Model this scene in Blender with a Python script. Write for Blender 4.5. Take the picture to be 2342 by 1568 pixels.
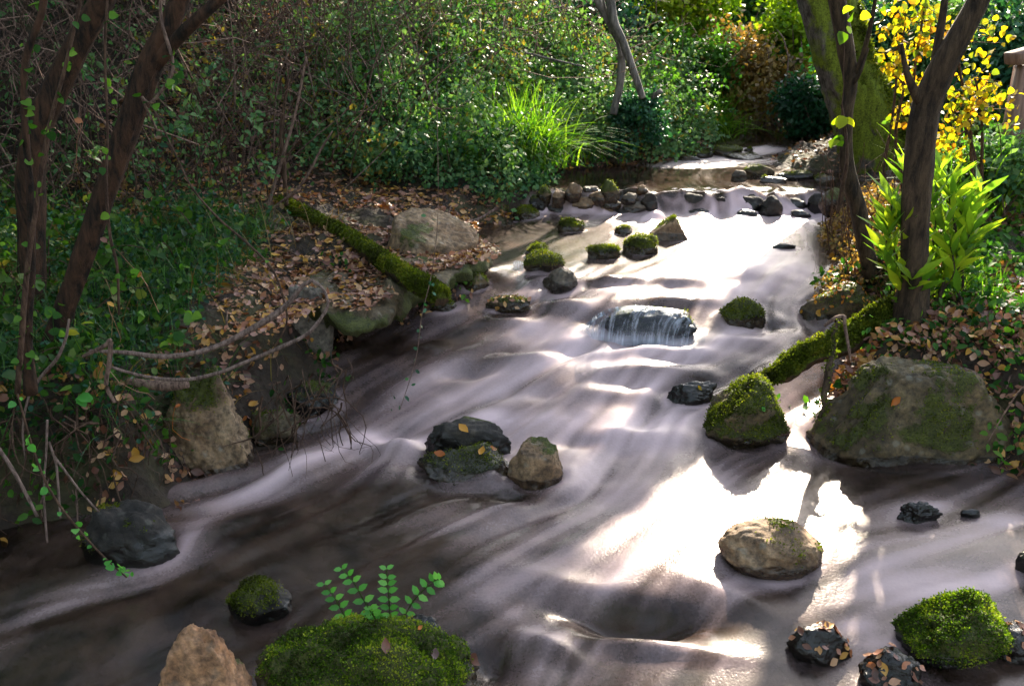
import bpy, bmesh, math, random
import numpy as np
from mathutils import Vector, Matrix
rad = math.radians
for o in list(bpy.data.objects): bpy.data.objects.remove(o)
S = bpy.context.scene
COL = S.collection
rng = np.random.default_rng(7)
random.seed(7)

# ---------------------------------------------------------------- camera
FPX, PW_, PH_ = 2028.0, 2342.0, 1568.0          # focal length and frame in reference units
CAM = np.array([0.0, 0.0, 1.6]); PITCH = rad(20.15)
cp, sp = math.cos(PITCH), math.sin(PITCH)
cd = bpy.data.cameras.new('camera'); cam = bpy.data.objects.new('camera', cd); COL.objects.link(cam)
cam.location = CAM; cam.rotation_euler = (math.pi/2 - PITCH, 0, 0)
cd.sensor_width = 36; cd.lens = 36*FPX/PW_; cd.clip_end = 500; cd.clip_start = 0.05
cd.dof.use_dof = True; cd.dof.focus_distance = 3.0; cd.dof.aperture_fstop = 8.0
S.camera = cam
# ---------------------------------------------------------------- sky, sun, exposure
SUN_AZ, SUN_EL = rad(20), rad(29)
w = bpy.data.worlds.new("World"); S.world = w; w.use_nodes = True
nt = w.node_tree; bg = nt.nodes['Background']
sky = nt.nodes.new('ShaderNodeTexSky'); sky.sky_type = 'NISHITA'; sky.sun_disc = False
sky.sun_elevation = SUN_EL; sky.sun_rotation = SUN_AZ
hs_ = nt.nodes.new('ShaderNodeHueSaturation'); hs_.inputs['Saturation'].default_value = .56
nt.links.new(sky.outputs[0], hs_.inputs['Color']); nt.links.new(hs_.outputs[0], bg.inputs[0]); bg.inputs[1].default_value = 0.15
sl = bpy.data.lights.new('sun', 'SUN'); sl.energy = 5.0; sl.angle = rad(0.9); sl.color = (1.0, 0.88, 0.70)
so = bpy.data.objects.new('sun', sl); COL.objects.link(so)
sdir = Vector((math.sin(SUN_AZ)*math.cos(SUN_EL), math.cos(SUN_AZ)*math.cos(SUN_EL), math.sin(SUN_EL)))
so.rotation_euler = sdir.to_track_quat('Z', 'Y').to_euler()
S.view_settings.view_transform = 'Standard'; S.view_settings.look = 'None'
S.view_settings.gamma = 1; S.view_settings.exposure = 2.3
S.cycles.max_bounces = 7; S.cycles.diffuse_bounces = 3; S.cycles.glossy_bounces = 3
S.cycles.transmission_bounces = 4; S.cycles.transparent_max_bounces = 8
S.cycles.sample_clamp_indirect = 4

# ---------------------------------------------------------------- numeric helpers
def ray(px, py):
    a = (px-1171)/FPX; b = (784-py)/FPX
    return np.array([a, cp + b*sp, -sp + b*cp])
def at(px, py, z=0.0):                       # point at height z seen there
    d = ray(px, py); return CAM + d*((z-1.6)/d[2])
def atY(px, py, Y):                          # point at distance Y seen there
    d = ray(px, py); return CAM + d*(Y/d[1])
def depth(p): return (p[1]-CAM[1])*cp - (p[2]-CAM[2])*sp
def sm(x): x = np.clip(x, 0, 1); return x*x*(3-2*x)
def _hash(ix, iy, iz, seed):
    h = (ix*374761393 + iy*668265263 + iz*1274126177 + seed*974634777) & 0xffffffff
    h = ((h ^ (h >> 13))*1274126177) & 0xffffffff
    h = (h ^ (h >> 16)) & 0xffffff
    return h/float(0xffffff)*2-1
def vnoise(p, seed=0):
    p = np.asarray(p, float); i = np.floor(p).astype(np.int64); f = p-i; f = f*f*f*(f*(f*6-15)+10)
    r = 0
    for dx in (0, 1):
        wx = f[:, 0] if dx else 1-f[:, 0]
        for dy in (0, 1):
            wy = f[:, 1] if dy else 1-f[:, 1]
            for dz in (0, 1):
                wz = f[:, 2] if dz else 1-f[:, 2]
                r = r + wx*wy*wz*_hash(i[:, 0]+dx, i[:, 1]+dy, i[:, 2]+dz, seed)
    return r
def fbm(p, oct=4, seed=0, gain=.5):
    r = 0; a = 1; q = np.asarray(p, float)
    for k in range(oct): r = r + a*vnoise(q, seed+k*17); q = q*2.03+11.3; a *= gain
    return r
def fbm2(x, y, sc, oct=4, seed=0, gain=.5):
    return fbm(np.stack([x*sc, y*sc, np.full_like(x, .37)], -1), oct, seed, gain)
def norm(v): return v/np.maximum(np.linalg.norm(v, axis=-1, keepdims=True), 1e-9)

# ---------------------------------------------------------------- mesh building
def mesh_obj(name, V, F, mat=None, parent=None, attrs=None, smooth=True, uv=None):
    V = np.ascontiguousarray(V, np.float32); me = bpy.data.meshes.new(name)
    Fs = F if isinstance(F, list) else [F]
    Fs = [np.asarray(f, np.int32) for f in Fs if len(f)]
    loops = np.concatenate([f.ravel() for f in Fs]); tot = np.concatenate([np.full(len(f), f.shape[1], np.int32) for f in Fs])
    st = np.concatenate([[0], np.cumsum(tot)[:-1]]).astype(np.int32)
    me.vertices.add(len(V)); me.vertices.foreach_set('co', V.ravel())
    me.loops.add(len(loops)); me.loops.foreach_set('vertex_index', loops)
    me.polygons.add(len(tot)); me.polygons.foreach_set('loop_start', st); me.polygons.foreach_set('loop_total', tot)
    if smooth: me.polygons.foreach_set('use_smooth', np.ones(len(tot), bool))
    if attrs:
        for k, a in attrs.items():
            at_ = me.attributes.new(k, 'FLOAT', 'POINT'); at_.data.foreach_set('value', np.ascontiguousarray(a, np.float32))
    if uv is not None:
        l = me.uv_layers.new(name='UVMap'); l.data.foreach_set('uv', np.ascontiguousarray(uv[loops], np.float32).ravel())
    me.update(calc_edges=True)
    if mat: me.materials.append(mat)
    o = bpy.data.objects.new(name, me); COL.objects.link(o)
    if parent: o.parent = parent; o.matrix_parent_inverse = Matrix.Translation(-Vector(parent.location))
    return o
def tag(o, label, cat=None, group=None, kind=None):
    o['label'] = label
    if cat: o['category'] = cat
    if group: o['group'] = group
    if kind: o['kind'] = kind
    return o
def thing(name, label, cat, loc, group=None):
    o = bpy.data.objects.new(name, None); COL.objects.link(o); o.location = [float(v) for v in loc]
    o.empty_display_size = .1
    return tag(o, label, cat, group)
class Bag:                                   # collects pieces of one mesh
    def __init__(s): s.V = []; s.F = {}; s.n = 0; s.A = []
    def add(s, V, F, a=None):
        F = F if isinstance(F, list) else [F]
        for f in F:
            f = np.asarray(f); s.F.setdefault(f.shape[1], []).append(f+s.n)
        s.V.append(V); s.n += len(V); s.A.append(np.zeros(len(V)) if a is None else np.broadcast_to(a, (len(V),)))
        return s
    def build(s, name, mat, parent=None, smooth=True):
        return mesh_obj(name, np.concatenate(s.V), [np.concatenate(f) for f in s.F.values()], mat, parent, {'rnd': np.concatenate(s.A)}, smooth)

LEAF = {  # templates: verts (side, along, up), faces
 'tiny': (np.array([[0,0,0],[-.33,.5,.07],[0,1,-.05],[.33,.5,.07]]), np.array([[0,3,2,1]])),
 'oval': (np.array([[0,0,0],[-.27,.3,.06],[-.24,.7,.03],[0,1,-.12],[.24,.7,.03],[.27,.3,.06],[0,.5,-.02]]),
          [np.array([[0,6,2,1],[6,3,2,2][:4],[0,5,4,6]])[[0,2]], np.array([[6,3,2],[6,4,3]])]),
 'lance': (np.array([[0,0,0],[-.09,.3,.02],[-.1,.55,.0],[0,1,-.1],[.1,.55,.0],[.09,.3,.02],[0,.55,-.03]]),
          [np.array([[0,6,2,1],[0,5,4,6]]), np.array([[6,3,2],[6,4,3]])]),
 'broad': (np.array([[0,0,0],[-.38,.12,.08],[-.45,.42,.07],[-.25,.78,.0],[0,1,-.12],[.25,.78,.0],[.45,.42,.07],[.38,.12,.08],[0,.45,-.03]]),
          [np.array([[0,8,2,1],[0,7,6,8],[8,4,3,2],[8,6,5,4]])]),
 'curl': (np.array([[0,-.12,.10],[0,0,.05],[-.2,.08,.07],[-.33,.3,.12],[-.3,.58,.06],[-.14,.82,.05],[.03,1,.16],[.17,.78,.12],[.31,.52,.09],[.3,.25,.0],[.17,.06,.02],[0,.3,-.02],[0,.6,-.03]]),
          [np.array([[1,11,3,2],[11,12,4,3],[1,10,9,11],[11,9,8,12],[12,6,5,4],[12,8,7,6]]), np.array([[0,10,2]])]),
}
def leaves(P, D, N, size, kind='oval', rnd=None):
    T, F = LEAF[kind]; n = len(P); k = len(T)
    D = norm(D); Nn = norm(N - (N*D).sum(-1, keepdims=True)*D); Sd = np.cross(D, Nn)
    size = np.broadcast_to(size, (n,))[:, None, None]
    V = P[:, None] + size*(T[None, :, 0:1]*Sd[:, None] + T[None, :, 1:2]*D[:, None] + T[None, :, 2:3]*Nn[:, None])
    off = (np.arange(n)*k)[:, None, None]
    Fs = [(np.asarray(f)[None]+off).reshape(-1, np.asarray(f).shape[1]) for f in (F if isinstance(F, list) else [F])]
    r = rng.random(n) if rnd is None else rnd
    return V.reshape(-1, 3), Fs, np.repeat(r, k)
def rand_dirs(n): return norm(rng.normal(size=(n, 3)))
def cloud(c, r, n, clumps=30, cr=.25, shell=.55):
    """leaf positions, outward vectors, clump value"""
    c = np.array(c); r = np.array(r, float)
    d = rand_dirs(clumps)*(shell+(1.28-shell)*rng.random((clumps, 1))**1.3)
    d[:, 2] = np.where(d[:, 2] < -.6, -d[:, 2]*.5, d[:, 2])
    k = rng.integers(0, clumps, n); cv = rng.random(clumps); sz = .6+.8*rng.random(clumps)
    P = c + d[k]*r + rng.normal(size=(n, 3))*(cr*r.mean()*sz[k])[:, None]
    return P, norm((P-c)/r), cv[k]
def leafcloud(bag, c, r, n, size, kind='oval', clumps=30, cr=.25, up=.6, shell=.55, droop=.2):
    P, O, cv = cloud(c, r, n, clumps, cr, shell)
    N = norm(np.array([0, 0, up]) + O*.5 + rng.normal(size=P.shape)*.55)
    D = rand_dirs(len(P)) + O*.5 - np.array([0, 0, droop])
    V, F, a = leaves(P, D, N, size*(.6+.7*rng.random(len(P))), kind, np.clip(cv*.6+rng.random(len(P))*.4, 0, 1))
    bag.add(V, F, a); return P
def tubes(P, R, sides=4, closed_tip=True):
    """P (N,K,3) polylines, R (N,K) radii"""
    P = np.asarray(P, float); n, K, _ = P.shape; R = np.broadcast_to(R, (n, K))
    T = norm(np.gradient(P, axis=1)); ref = np.where(np.abs(T[:, :1, 2:3]) > .9, [[[1., 0, 0]]], [[[0, 0, 1.]]])
    A = norm(np.cross(T, np.broadcast_to(ref, T.shape))); B = np.cross(T, A)
    th = np.arange(sides)*2*math.pi/sides
    V = P[:, :, None] + R[:, :, None, None]*(A[:, :, None]*np.cos(th)[None, None, :, None] + B[:, :, None]*np.sin(th)[None, None, :, None])
    i = np.arange(n)[:, None, None]*K*sides; j = np.arange(K-1)[None, :, None]*sides; k = np.arange(sides)[None, None]; k2 = (k+1) % sides
    F = np.stack([i+j+k, i+j+k2, i+j+sides+k2, i+j+sides+k], -1).reshape(-1, 4)
    return V.reshape(-1, 3), F
def smooth_path(pts, n):
    """Catmull-Rom through rows (any width)"""
    p = np.asarray(pts, float); p = np.vstack([2*p[0]-p[1], p, 2*p[-1]-p[-2]])
    m = len(p)-3; t = np.linspace(0, m-1e-6, n); i = t.astype(int); f = (t-i)[:, None]
    a, b, c, d = p[i], p[i+1], p[i+2], p[i+3]
    return .5*((2*b)+(-a+c)*f+(2*a-5*b+4*c-d)*f*f+(-a+3*b-3*c+d)*f**3)
def wander(start, end, n=8, amp=.1, N=1):
    t = np.linspace(0, 1, n)[None, :, None]; s = np.asarray(start, float).reshape(-1, 1, 3); e = np.asarray(end, float).reshape(-1, 1, 3)
    N = max(len(s), len(e)); L = np.linalg.norm(e-s, axis=-1, keepdims=True); w_ = 0
    for k in (1, 2, 3): w_ = w_+rng.normal(size=(N, 1, 3))*np.sin(k*math.pi*t)/k**1.2
    return s+(e-s)*t+w_*amp*.9*L
def trunk(pts, sides=20, n=40, rough=.12, seed=1, nsc=9):
    """pts rows (x,y,z,r) -> verts, faces with bark relief"""
    q = smooth_path(pts, n); V, F = tubes(q[None, :, :3], q[None, :, 3], sides)
    C = np.repeat(q[:, :3], sides, 0); R = np.repeat(q[:, 3], sides); d = norm(V-C)
    z = np.stack([d[:, 0]*2.2, d[:, 1]*2.2, C[:, 2]*nsc*.35+d[:, 2]], -1)
    k = fbm(z+seed*3.1, 4, seed)*rough + fbm(V*nsc*4, 2, seed+5)*rough*.25
    V = C+d*(R*(1+k))[:, None]
    top = len(V); V = np.vstack([V, q[:1, :3], q[-1:, :3]]); K = n; s = sides
    c0 = np.array([[top, (j+1) % s, j] for j in range(s)]); c1 = np.array([[top+1, (K-1)*s+j, (K-1)*s+(j+1) % s] for j in range(s)])
    return V, [F, np.vstack([c0, c1])]
def pxpath(pts):
    """rows (px,py,Y,width_px) -> (x,y,z,r)"""
    r = []
    for a, b, Y, wd in pts:
        p = atY(a, b, Y); r.append([*p, wd/2*.86*depth(p)/FPX])
    return np.array(r)
def blades(P, H, lean, wid, segs=6, droop=1.0):
    """curved grass ribbons: P base, H length, lean dir(N,2)"""
    n = len(P); t = np.linspace(0, 1, segs+1)[None]
    az = lean; L = H[:, None]
    spread = (.25+.75*rng.random(n))[:, None]*droop
    hx = L*(t*spread*.35 + t*t*spread*.5); hz = L*(t*(1-.25*spread)-t**2.2*spread*.55)
    C = P[:, None]+np.stack([hx*az[:, :1], hx*az[:, 1:2], hz], -1)
    sd = np.stack([-az[:, 1], az[:, 0], np.zeros(n)], -1); sd = norm(sd+rng.normal(size=sd.shape)*.3)
    ww = (wid*np.ones(n))[:, None]*(1-t**1.5*.95)
    V = np.stack([C-sd[:, None]*ww[..., None], C+sd[:, None]*ww[..., None]], 2).reshape(-1, 3)
    i = (np.arange(n)*(segs+1)*2)[:, None]; j = (np.arange(segs)*2)[None]
    F = np.stack([i+j, i+j+1, i+j+3, i+j+2], -1).reshape(-1, 4)
    return V, F, np.repeat(rng.random(n), (segs+1)*2)

# ---------------------------------------------------------------- materials
def newmat(name):
    m = bpy.data.materials.new(name); m.use_nodes = True; t = m.node_tree; t.nodes.clear()
    out = t.nodes.new('ShaderNodeOutputMaterial'); return m, t, out
def nd(t, typ, **kw):
    n = t.nodes.new(typ)
    for k, v in kw.items():
        if k in n.inputs: n.inputs[k].default_value = v
        else: setattr(n, k, v)
    return n
def ramp(t, fac, stops, interp='LINEAR'):
    r = t.nodes.new('ShaderNodeValToRGB'); e = r.color_ramp; e.interpolation = interp
    while len(e.elements) > len(stops): e.elements.remove(e.elements[-1])
    while len(e.elements) < len(stops): e.elements.new(.5)
    for el, (p, c) in zip(e.elements, stops): el.position = p; el.color = (*c, 1) if len(c) == 3 else c
    if fac is not None: t.links.new(fac, r.inputs[0])
    return r.outputs[0]
def noise(t, scale, detail=4, rough=.55, vec=None, dist=0):
    n = nd(t, 'ShaderNodeTexNoise', Scale=scale, Detail=detail, Roughness=rough, Distortion=dist)
    if vec is not None: t.links.new(vec, n.inputs['Vector'])
    return n.outputs[0]
def mix(t, f, a, b, mode='MIX'):
    n = t.nodes.new('ShaderNodeMix'); n.data_type = 'RGBA'; n.blend_type = mode
    for s, v in ((0, f), (6, a), (7, b)):
        if hasattr(v, 'links'): t.links.new(v, n.inputs[s])
        else: n.inputs[s].default_value = v if s == 0 else (*v, 1)
    return n.outputs[2]
def math_(t, op, a, b=0.0, c=None):
    n = t.nodes.new('ShaderNodeMath'); n.operation = op
    for s, v in enumerate((a, b, c)):
        if v is None: continue
        if hasattr(v, 'links'): t.links.new(v, n.inputs[s])
        else: n.inputs[s].default_value = v
    return n.outputs[0]
def attr(t, name): return nd(t, 'ShaderNodeAttribute', attribute_name=name).outputs['Fac']
def bump(t, h, strength=.5, distance=.01):
    b = nd(t, 'ShaderNodeBump', Strength=strength, Distance=distance); t.links.new(h, b.inputs['Height']); return b.outputs[0]
def leaf_mat(name, cols, trans=.45, rough=.42, tint=(1.25, 1.35, .5), spec=.5):
    m, t, out = newmat(name)
    n = len(cols); c = ramp(t, attr(t, 'rnd'), [(i/(n-1), k) for i, k in enumerate(cols)])
    no = noise(t, 60, 2); c2 = mix(t, .35, c, mix(t, no, (.5, .5, .5), (1.4, 1.4, 1.3)), 'MULTIPLY')
    p = nd(t, 'ShaderNodeBsdfPrincipled', Roughness=rough); p.inputs['Specular IOR Level'].default_value = spec
    t.links.new(c2, p.inputs['Base Color'])
    tr = t.nodes.new('ShaderNodeBsdfTranslucent'); t.links.new(mix(t, 1.0, c2, tint, 'MULTIPLY'), tr.inputs[0])
    ms = nd(t, 'ShaderNodeMixShader', Fac=trans); t.links.new(p.outputs[0], ms.inputs[1]); t.links.new(tr.outputs[0], ms.inputs[2])
    t.links.new(ms.outputs[0], out.inputs[0]); return m
def bark_mat(name, c1, c2, moss=0.0, scale=22, mosscol=(.07, .09, .008), rough=.85):
    m, t, out = newmat(name); tc = nd(t, 'ShaderNodeTexCoord').outputs['Object']
    mp = nd(t, 'ShaderNodeMapping', vector_type='POINT'); mp.inputs['Scale'].default_value = (1, 1, .22); t.links.new(tc, mp.inputs[0])
    n1 = noise(t, scale*1.5, 8, .72, mp.outputs[0], .3); n2 = noise(t, 3.0, 3, .5, tc); n3 = noise(t, 90, 3, .6, tc)
    c = mix(t, ramp(t, n1, [(.40, (0, 0, 0)), (.62, (1, 1, 1))]), c1, c2)
    c = mix(t, .5, c, mix(t, n2, (.45, .45, .45), (1.5, 1.45, 1.4)), 'MULTIPLY')
    if moss > 0:
        geo = nd(t, 'ShaderNodeNewGeometry'); sx = nd(t, 'ShaderNodeSeparateXYZ'); t.links.new(geo.outputs['Normal'], sx.inputs[0])
        f = math_(t, 'ADD', math_(t, 'MULTIPLY', sx.outputs[2], .5), noise(t, 5, 5, .6, tc))
        f = ramp(t, f, [(.72-moss*.5, (0, 0, 0)), (.84-moss*.5, (1, 1, 1))])
        mc = mix(t, ramp(t, math_(t, 'ADD', math_(t, 'MULTIPLY', n3, .5), math_(t, 'MULTIPLY', n1, .5)), [(.35, (0, 0, 0)), (.65, (1, 1, 1))]), tuple(k*.2 for k in mosscol), tuple(k*1.5 for k in mosscol))
        c = mix(t, f, c, mc)
    p = nd(t, 'ShaderNodeBsdfPrincipled', Roughness=rough); p.inputs['Specular IOR Level'].default_value = .25
    t.links.new(c, p.inputs['Base Color'])
    t.links.new(bump(t, math_(t, 'ADD', n1, math_(t, 'MULTIPLY', n3, .4)), .9, .012), p.inputs['Normal'])
    t.links.new(p.outputs[0], out.inputs[0]); return m
def rock_mat(name, c1, c2, c3, lich=.25, moss_c=((.014, .018, .004), (.085, .095, .010))):
    m, t, out = newmat(name); tc = nd(t, 'ShaderNodeTexCoord').outputs['Object']
    n1 = noise(t, 7, 7, .65, tc, .4); n2 = noise(t, 38, 5, .7, tc); n3 = noise(t, 140, 3, .6, tc); n4 = noise(t, 2.6, 3, .5, tc)
    c = ramp(t, n1, [(.32, c1), (.5, c2), (.68, c3)])
    c = mix(t, .75, c, ramp(t, n2, [(.36, (.22, .21, .22)), (.5, (.9, .88, .86)), (.66, (1.7, 1.62, 1.5))]), 'MULTIPLY')
    c = mix(t, ramp(t, n4, [(.4, (0, 0, 0)), (.6, (.55, .55, .55))]), c, mix(t, 1.0, c, (.55, .42, .28), 'MULTIPLY'))
    v = nd(t, 'ShaderNodeTexVoronoi', Scale=16.0); t.links.new(tc, v.inputs['Vector'])
    lf = math_(t, 'MULTIPLY', ramp(t, math_(t, 'ADD', v.outputs[0], math_(t, 'MULTIPLY', n2, .5)), [(.38, (1, 1, 1)), (.5, (0, 0, 0))]), lich)
    c = mix(t, lf, c, (.34, .33, .27))
    # moss cover (mask follows the mesh attribute, broken by fine noise)
    mo = math_(t, 'ADD', attr(t, 'moss'), math_(t, 'MULTIPLY', math_(t, 'SUBTRACT', n2, .5), .9))
    mo = ramp(t, mo, [(.42, (0, 0, 0)), (.56, (1, 1, 1))])
    nm = noise(t, 24, 4, .7, tc)
    mc = mix(t, math_(t, 'MULTIPLY', ramp(t, math_(t, 'ADD', math_(t, 'MULTIPLY', n3, .5), math_(t, 'MULTIPLY', nm, .5)), [(.36, (0, 0, 0)), (.66, (1, 1, 1))]), 1.0), moss_c[0], moss_c[1])
    c = mix(t, mo, c, mc)
    wet = ramp(t, math_(t, 'ADD', attr(t, 'wet'), math_(t, 'MULTIPLY', math_(t, 'SUBTRACT', n1, .5), .5)), [(.35, (0, 0, 0)), (.65, (1, 1, 1))])
    c = mix(t, wet, c, mix(t, 1.0, c, (.28, .26, .27), 'MULTIPLY'))
    p = nd(t, 'ShaderNodeBsdfPrincipled'); t.links.new(c, p.inputs['Base Color'])
    rg = nd(t, 'ShaderNodeMapRange'); t.links.new(wet, rg.inputs[0]); rg.inputs[3].default_value = .82; rg.inputs[4].default_value = .22
    t.links.new(rg.outputs[0], p.inputs['Roughness'])
    h = math_(t, 'ADD', math_(t, 'ADD', n1, math_(t, 'MULTIPLY', n2, .45)), math_(t, 'MULTIPLY', n3, math_(t, 'ADD', math_(t, 'MULTIPLY', mo, .5), .12)))
    t.links.new(bump(t, h, .9, .014), p.inputs['Normal']); t.links.new(p.outputs[0], out.inputs[0]); return m

G = {}
G['herb'] = leaf_mat('herb_leaf', [(.008, .03, .006), (.02, .07, .010), (.05, .12, .015), (.10, .18, .03), (.16, .10, .04)], .45, .5, spec=.3)
G['dark'] = leaf_mat('dark_teal_leaf', [(.006, .030, .016), (.012, .062, .034), (.030, .115, .055), (.070, .17, .10)], .4, .4, spec=.4)
G['mid'] = leaf_mat('mid_green_leaf', [(.012, .05, .010), (.03, .10, .015), (.07, .18, .02), (.14, .26, .04)], .5, .5, spec=.22)
G['bramble'] = leaf_mat('bramble_leaf', [(.012, .045, .024), (.035, .11, .045), (.065, .17, .065), (.15, .25, .10), (.12, .21, .08), (.05, .14, .05), (.28, .20, .04)], .4, .5, spec=.22)
G['sunny'] = leaf_mat('yellow_green_leaf', [(.05, .12, .008), (.13, .24, .012), (.25, .33, .02), (.36, .32, .015)], .6, .5, spec=.3)
G['yellow'] = leaf_mat('autumn_yellow_leaf', [(.08, .16, .01), (.22, .27, .012), (.50, .42, .015), (.48, .34, .012), (.36, .16, .01)], .6, .5, (1.2, 1.1, .4))
G['brown'] = leaf_mat('brown_leaf', [(.08, .05, .02), (.20, .13, .04), (.32, .22, .07), (.20, .20, .05)], .5, .5, (1.2, 1.0, .5))
G['litter'] = leaf_mat('dead_leaf', [(.05, .02, .014), (.13, .05, .03), (.30, .14, .08), (.42, .25, .15), (.48, .25, .03), (.15, .06, .04), (.38, .21, .17), (.36, .12, .03)], .15, .45, (1.2, .9, .5))
G['orange'] = leaf_mat('orange_leaf', [(.35, .09, .01), (.50, .16, .012), (.50, .28, .02)], .3, .4, (1.2, .9, .4))
G['grass'] = leaf_mat('grass_blade', [(.03, .10, .010), (.08, .20, .014), (.16, .30, .02), (.24, .36, .04)], .6, .6, spec=.12)
G['grassdark'] = leaf_mat('dark_grass_blade', [(.012, .05, .012), (.03, .11, .016), (.08, .20, .03)], .4, .45)
G['fern'] = leaf_mat('fresh_green_leaf', [(.06, .26, .04), (.10, .38, .07), (.20, .50, .12)], .5, .4)
G['lance'] = leaf_mat('lance_leaf', [(.06, .15, .02), (.18, .30, .03), (.34, .40, .03)], .62, .3)
G['moss'] = leaf_mat('moss_blade', [(.03, .035, .004), (.06, .08, .006), (.11, .145, .010), (.19, .19, .02)], .45, .7, spec=.2)
G['mossgreen'] = leaf_mat('green_moss_blade', [(.03, .035, .006), (.03, .07, .004), (.07, .13, .007), (.18, .26, .012), (.30, .32, .03)], .4, .7, spec=.2)
B = {}
B['red'] = bark_mat('reddish_dark_bark', (.010, .007, .005), (.075, .036, .020))
B['brown'] = bark_mat('brown_bark', (.018, .012, .008), (.085, .055, .032))
B['grey'] = bark_mat('grey_bark', (.06, .055, .05), (.20, .18, .16))
B['mossy'] = bark_mat('mossy_bark', (.03, .025, .02), (.14, .12, .11), .45)
B['veryMossy'] = bark_mat('very_mossy_bark', (.03, .025, .02), (.15, .13, .12), .85, mosscol=(.11, .14, .010))
B['log'] = bark_mat('moss_covered_log', (.03, .02, .012), (.09, .055, .03), .62, mosscol=(.07, .09, .007))
B['twig'] = bark_mat('grey_twig_bark', (.07, .042, .034), (.27, .175, .135), scale=60)
B['root'] = bark_mat('pale_root_bark', (.09, .06, .05), (.30, .21, .18), scale=60)
B['rtwig'] = bark_mat('brown_twig_bark', (.035, .018, .012), (.12, .07, .045), scale=60)
RK = {}
RK['grey'] = rock_mat('grey_stone', (.06, .05, .042), (.13, .112, .092), (.22, .195, .16))
RK['tan'] = rock_mat('tan_stone', (.085, .052, .030), (.19, .125, .072), (.31, .225, .14))
RK['warm'] = rock_mat('warm_brown_stone', (.20, .105, .055), (.33, .185, .10), (.42, .27, .17), .1)
RK['dark'] = rock_mat('dark_wet_stone', (.006, .005, .005), (.019, .016, .014), (.055, .047, .038), .12)
RK['olive'] = rock_mat('olive_stone', (.045, .034, .018), (.10, .075, .038), (.18, .14, .075), .2)

# ---------------------------------------------------------------- the lie of the land
WY = [-4, 1.2, 2.0, 2.45, 3.2, 3.6, 4.2, 4.65, 6.12, 6.20, 7.9, 8.3, 9, 40]
WZ = [-.14, -.10, -.05, 0, 0, .08, .20, .30, .31, .45, .45, .50, .54, .6]
def water_base(x, y):
    yy = y + np.where(y > 5, .02*np.sin(x*5.1)+.03*np.sin(x*13.3+1), .10*np.sin(x*2.3+.6)*np.clip((y-2)/1.5, 0, 1))
    k = 5.0
    # rounded steps
    r = 0
    for d in (-.06, -.03, 0, .03, .06): r = r + np.interp(yy+d, WY, WZ)
    return r/5
def onwater(px, py):
    z = .2
    for _ in range(25): p = at(px, py, z); z = .5*z + .5*float(water_base(np.array([p[0]]), np.array([p[1]]))[0])
    return p
def onp(px, py): p = onwater(px, py); return [p[0], p[1]]
Lpx = [(0,1225),(230,1215),(420,1180),(475,1070),(600,1010),(700,935),(775,850),(770,780),(900,745),(985,712),(1060,690),(1140,655),(1165,615),(1105,580),(1110,525),(1180,503),(1255,460),(1275,405),(1290,388),(1450,381),(1560,368),(1640,347),(1640,332)]
Rpx = [(2330,1085),(2240,1060),(1980,1005),(1850,965),(1880,890),(1900,830),(2000,735),(1850,705),(1880,650),(1925,620),(1870,560),(1885,500),(1925,455),(1930,420),(1890,398),(1720,388),(1760,352),(1830,333)]
LB = np.array([[-2.6,-6],[-2.4,0],[-2.1,1.6]] + [onp(*p) for p in Lpx] + [[2.1,10.5],[3.2,13]])
RB = np.array([[4.5,-6],[4.2,1.0],[2.8,2.3]] + [onp(*p) for p in Rpx] + [[3.3,9.6],[4.4,13]])
def seg_dist(x, y, P):
    best = np.full(x.shape, 1e9)
    for a, b in zip(P[:-1], P[1:]):
        d = b-a; t = np.clip(((x-a[0])*d[0]+(y-a[1])*d[1])/(d@d), 0, 1)
        best = np.minimum(best, np.hypot(x-a[0]-t*d[0], y-a[1]-t*d[1]))
    return best
POLY = np.vstack([LB, RB[::-1]])
def inside(x, y):
    c = np.zeros(x.shape, bool); n = len(POLY)
    for i in range(n):
        a, b = POLY[i], POLY[(i+1) % n]
        if a[1] == b[1]: continue
        k = ((a[1] > y) != (b[1] > y)) & (x < (b[0]-a[0])*(y-a[1])/(b[1]-a[1])+a[0]); c ^= k
    return c
def lerp(y, a, b): return np.interp(y, a, b)
def ground(x, y):
    x = np.asarray(x, float); y = np.asarray(y, float)
    dl = seg_dist(x, y, LB); dr = seg_dist(x, y, RB); ins = inside(x, y); W = water_base(x, y)
    left = dl < dr; d = np.minimum(dl, dr)
    zl = lerp(y, [0,2,3,3.6,4.5,6,8,12], [.25,.33,.38,.40,.42,.5,.6,.8]); zr = lerp(y, [0,2,3,3.6,4.5,6,7,8,12], [.3,.3,.32,.38,.45,.5,.50,.56,.8])
    d0l = lerp(y, [0,2.5,3.5,5,5.8,6.5,8,9.5,12], [1.2,1.2,1.5,1.9,1.1,.4,.3,.3,.5]); d0r = lerp(y, [0,3,6,8,10], [4,4,3.4,1.5,.9])
    hl = np.clip(dl-d0l, 0, 30); hr = np.clip(dr-d0r, 0, 30)
    hill = np.where(left, .62*(np.sqrt(hl*hl+.09)-.3), .42*(np.sqrt(hr*hr+.09)-.3)); hill = 5*np.tanh(hill/5)*lerp(y, [7.5, 11], [1, .45])
    top = np.where(left, zl, zr)+.05*d.clip(0, 3)
    stp = sm(d/np.where(left, .32, .30))
    n = fbm2(x, y, 2.2, 4, 3)
    zo = W-.04+(top-W+.04)*stp+hill+n*.05*stp+fbm2(x, y, 8, 4, 8, .65)*.030
    zi = W-.04-np.minimum(d*.6, .20)+n*.03
    return np.where(ins, zi, zo)
def g1(x, y): return float(ground(np.array([x]), np.array([y]))[0])
def onground(px, py):
    z = .4
    for _ in range(30): p = at(px, py, z); z = .6*z+.4*g1(p[0], p[1])
    return at(px, py, z)
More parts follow.
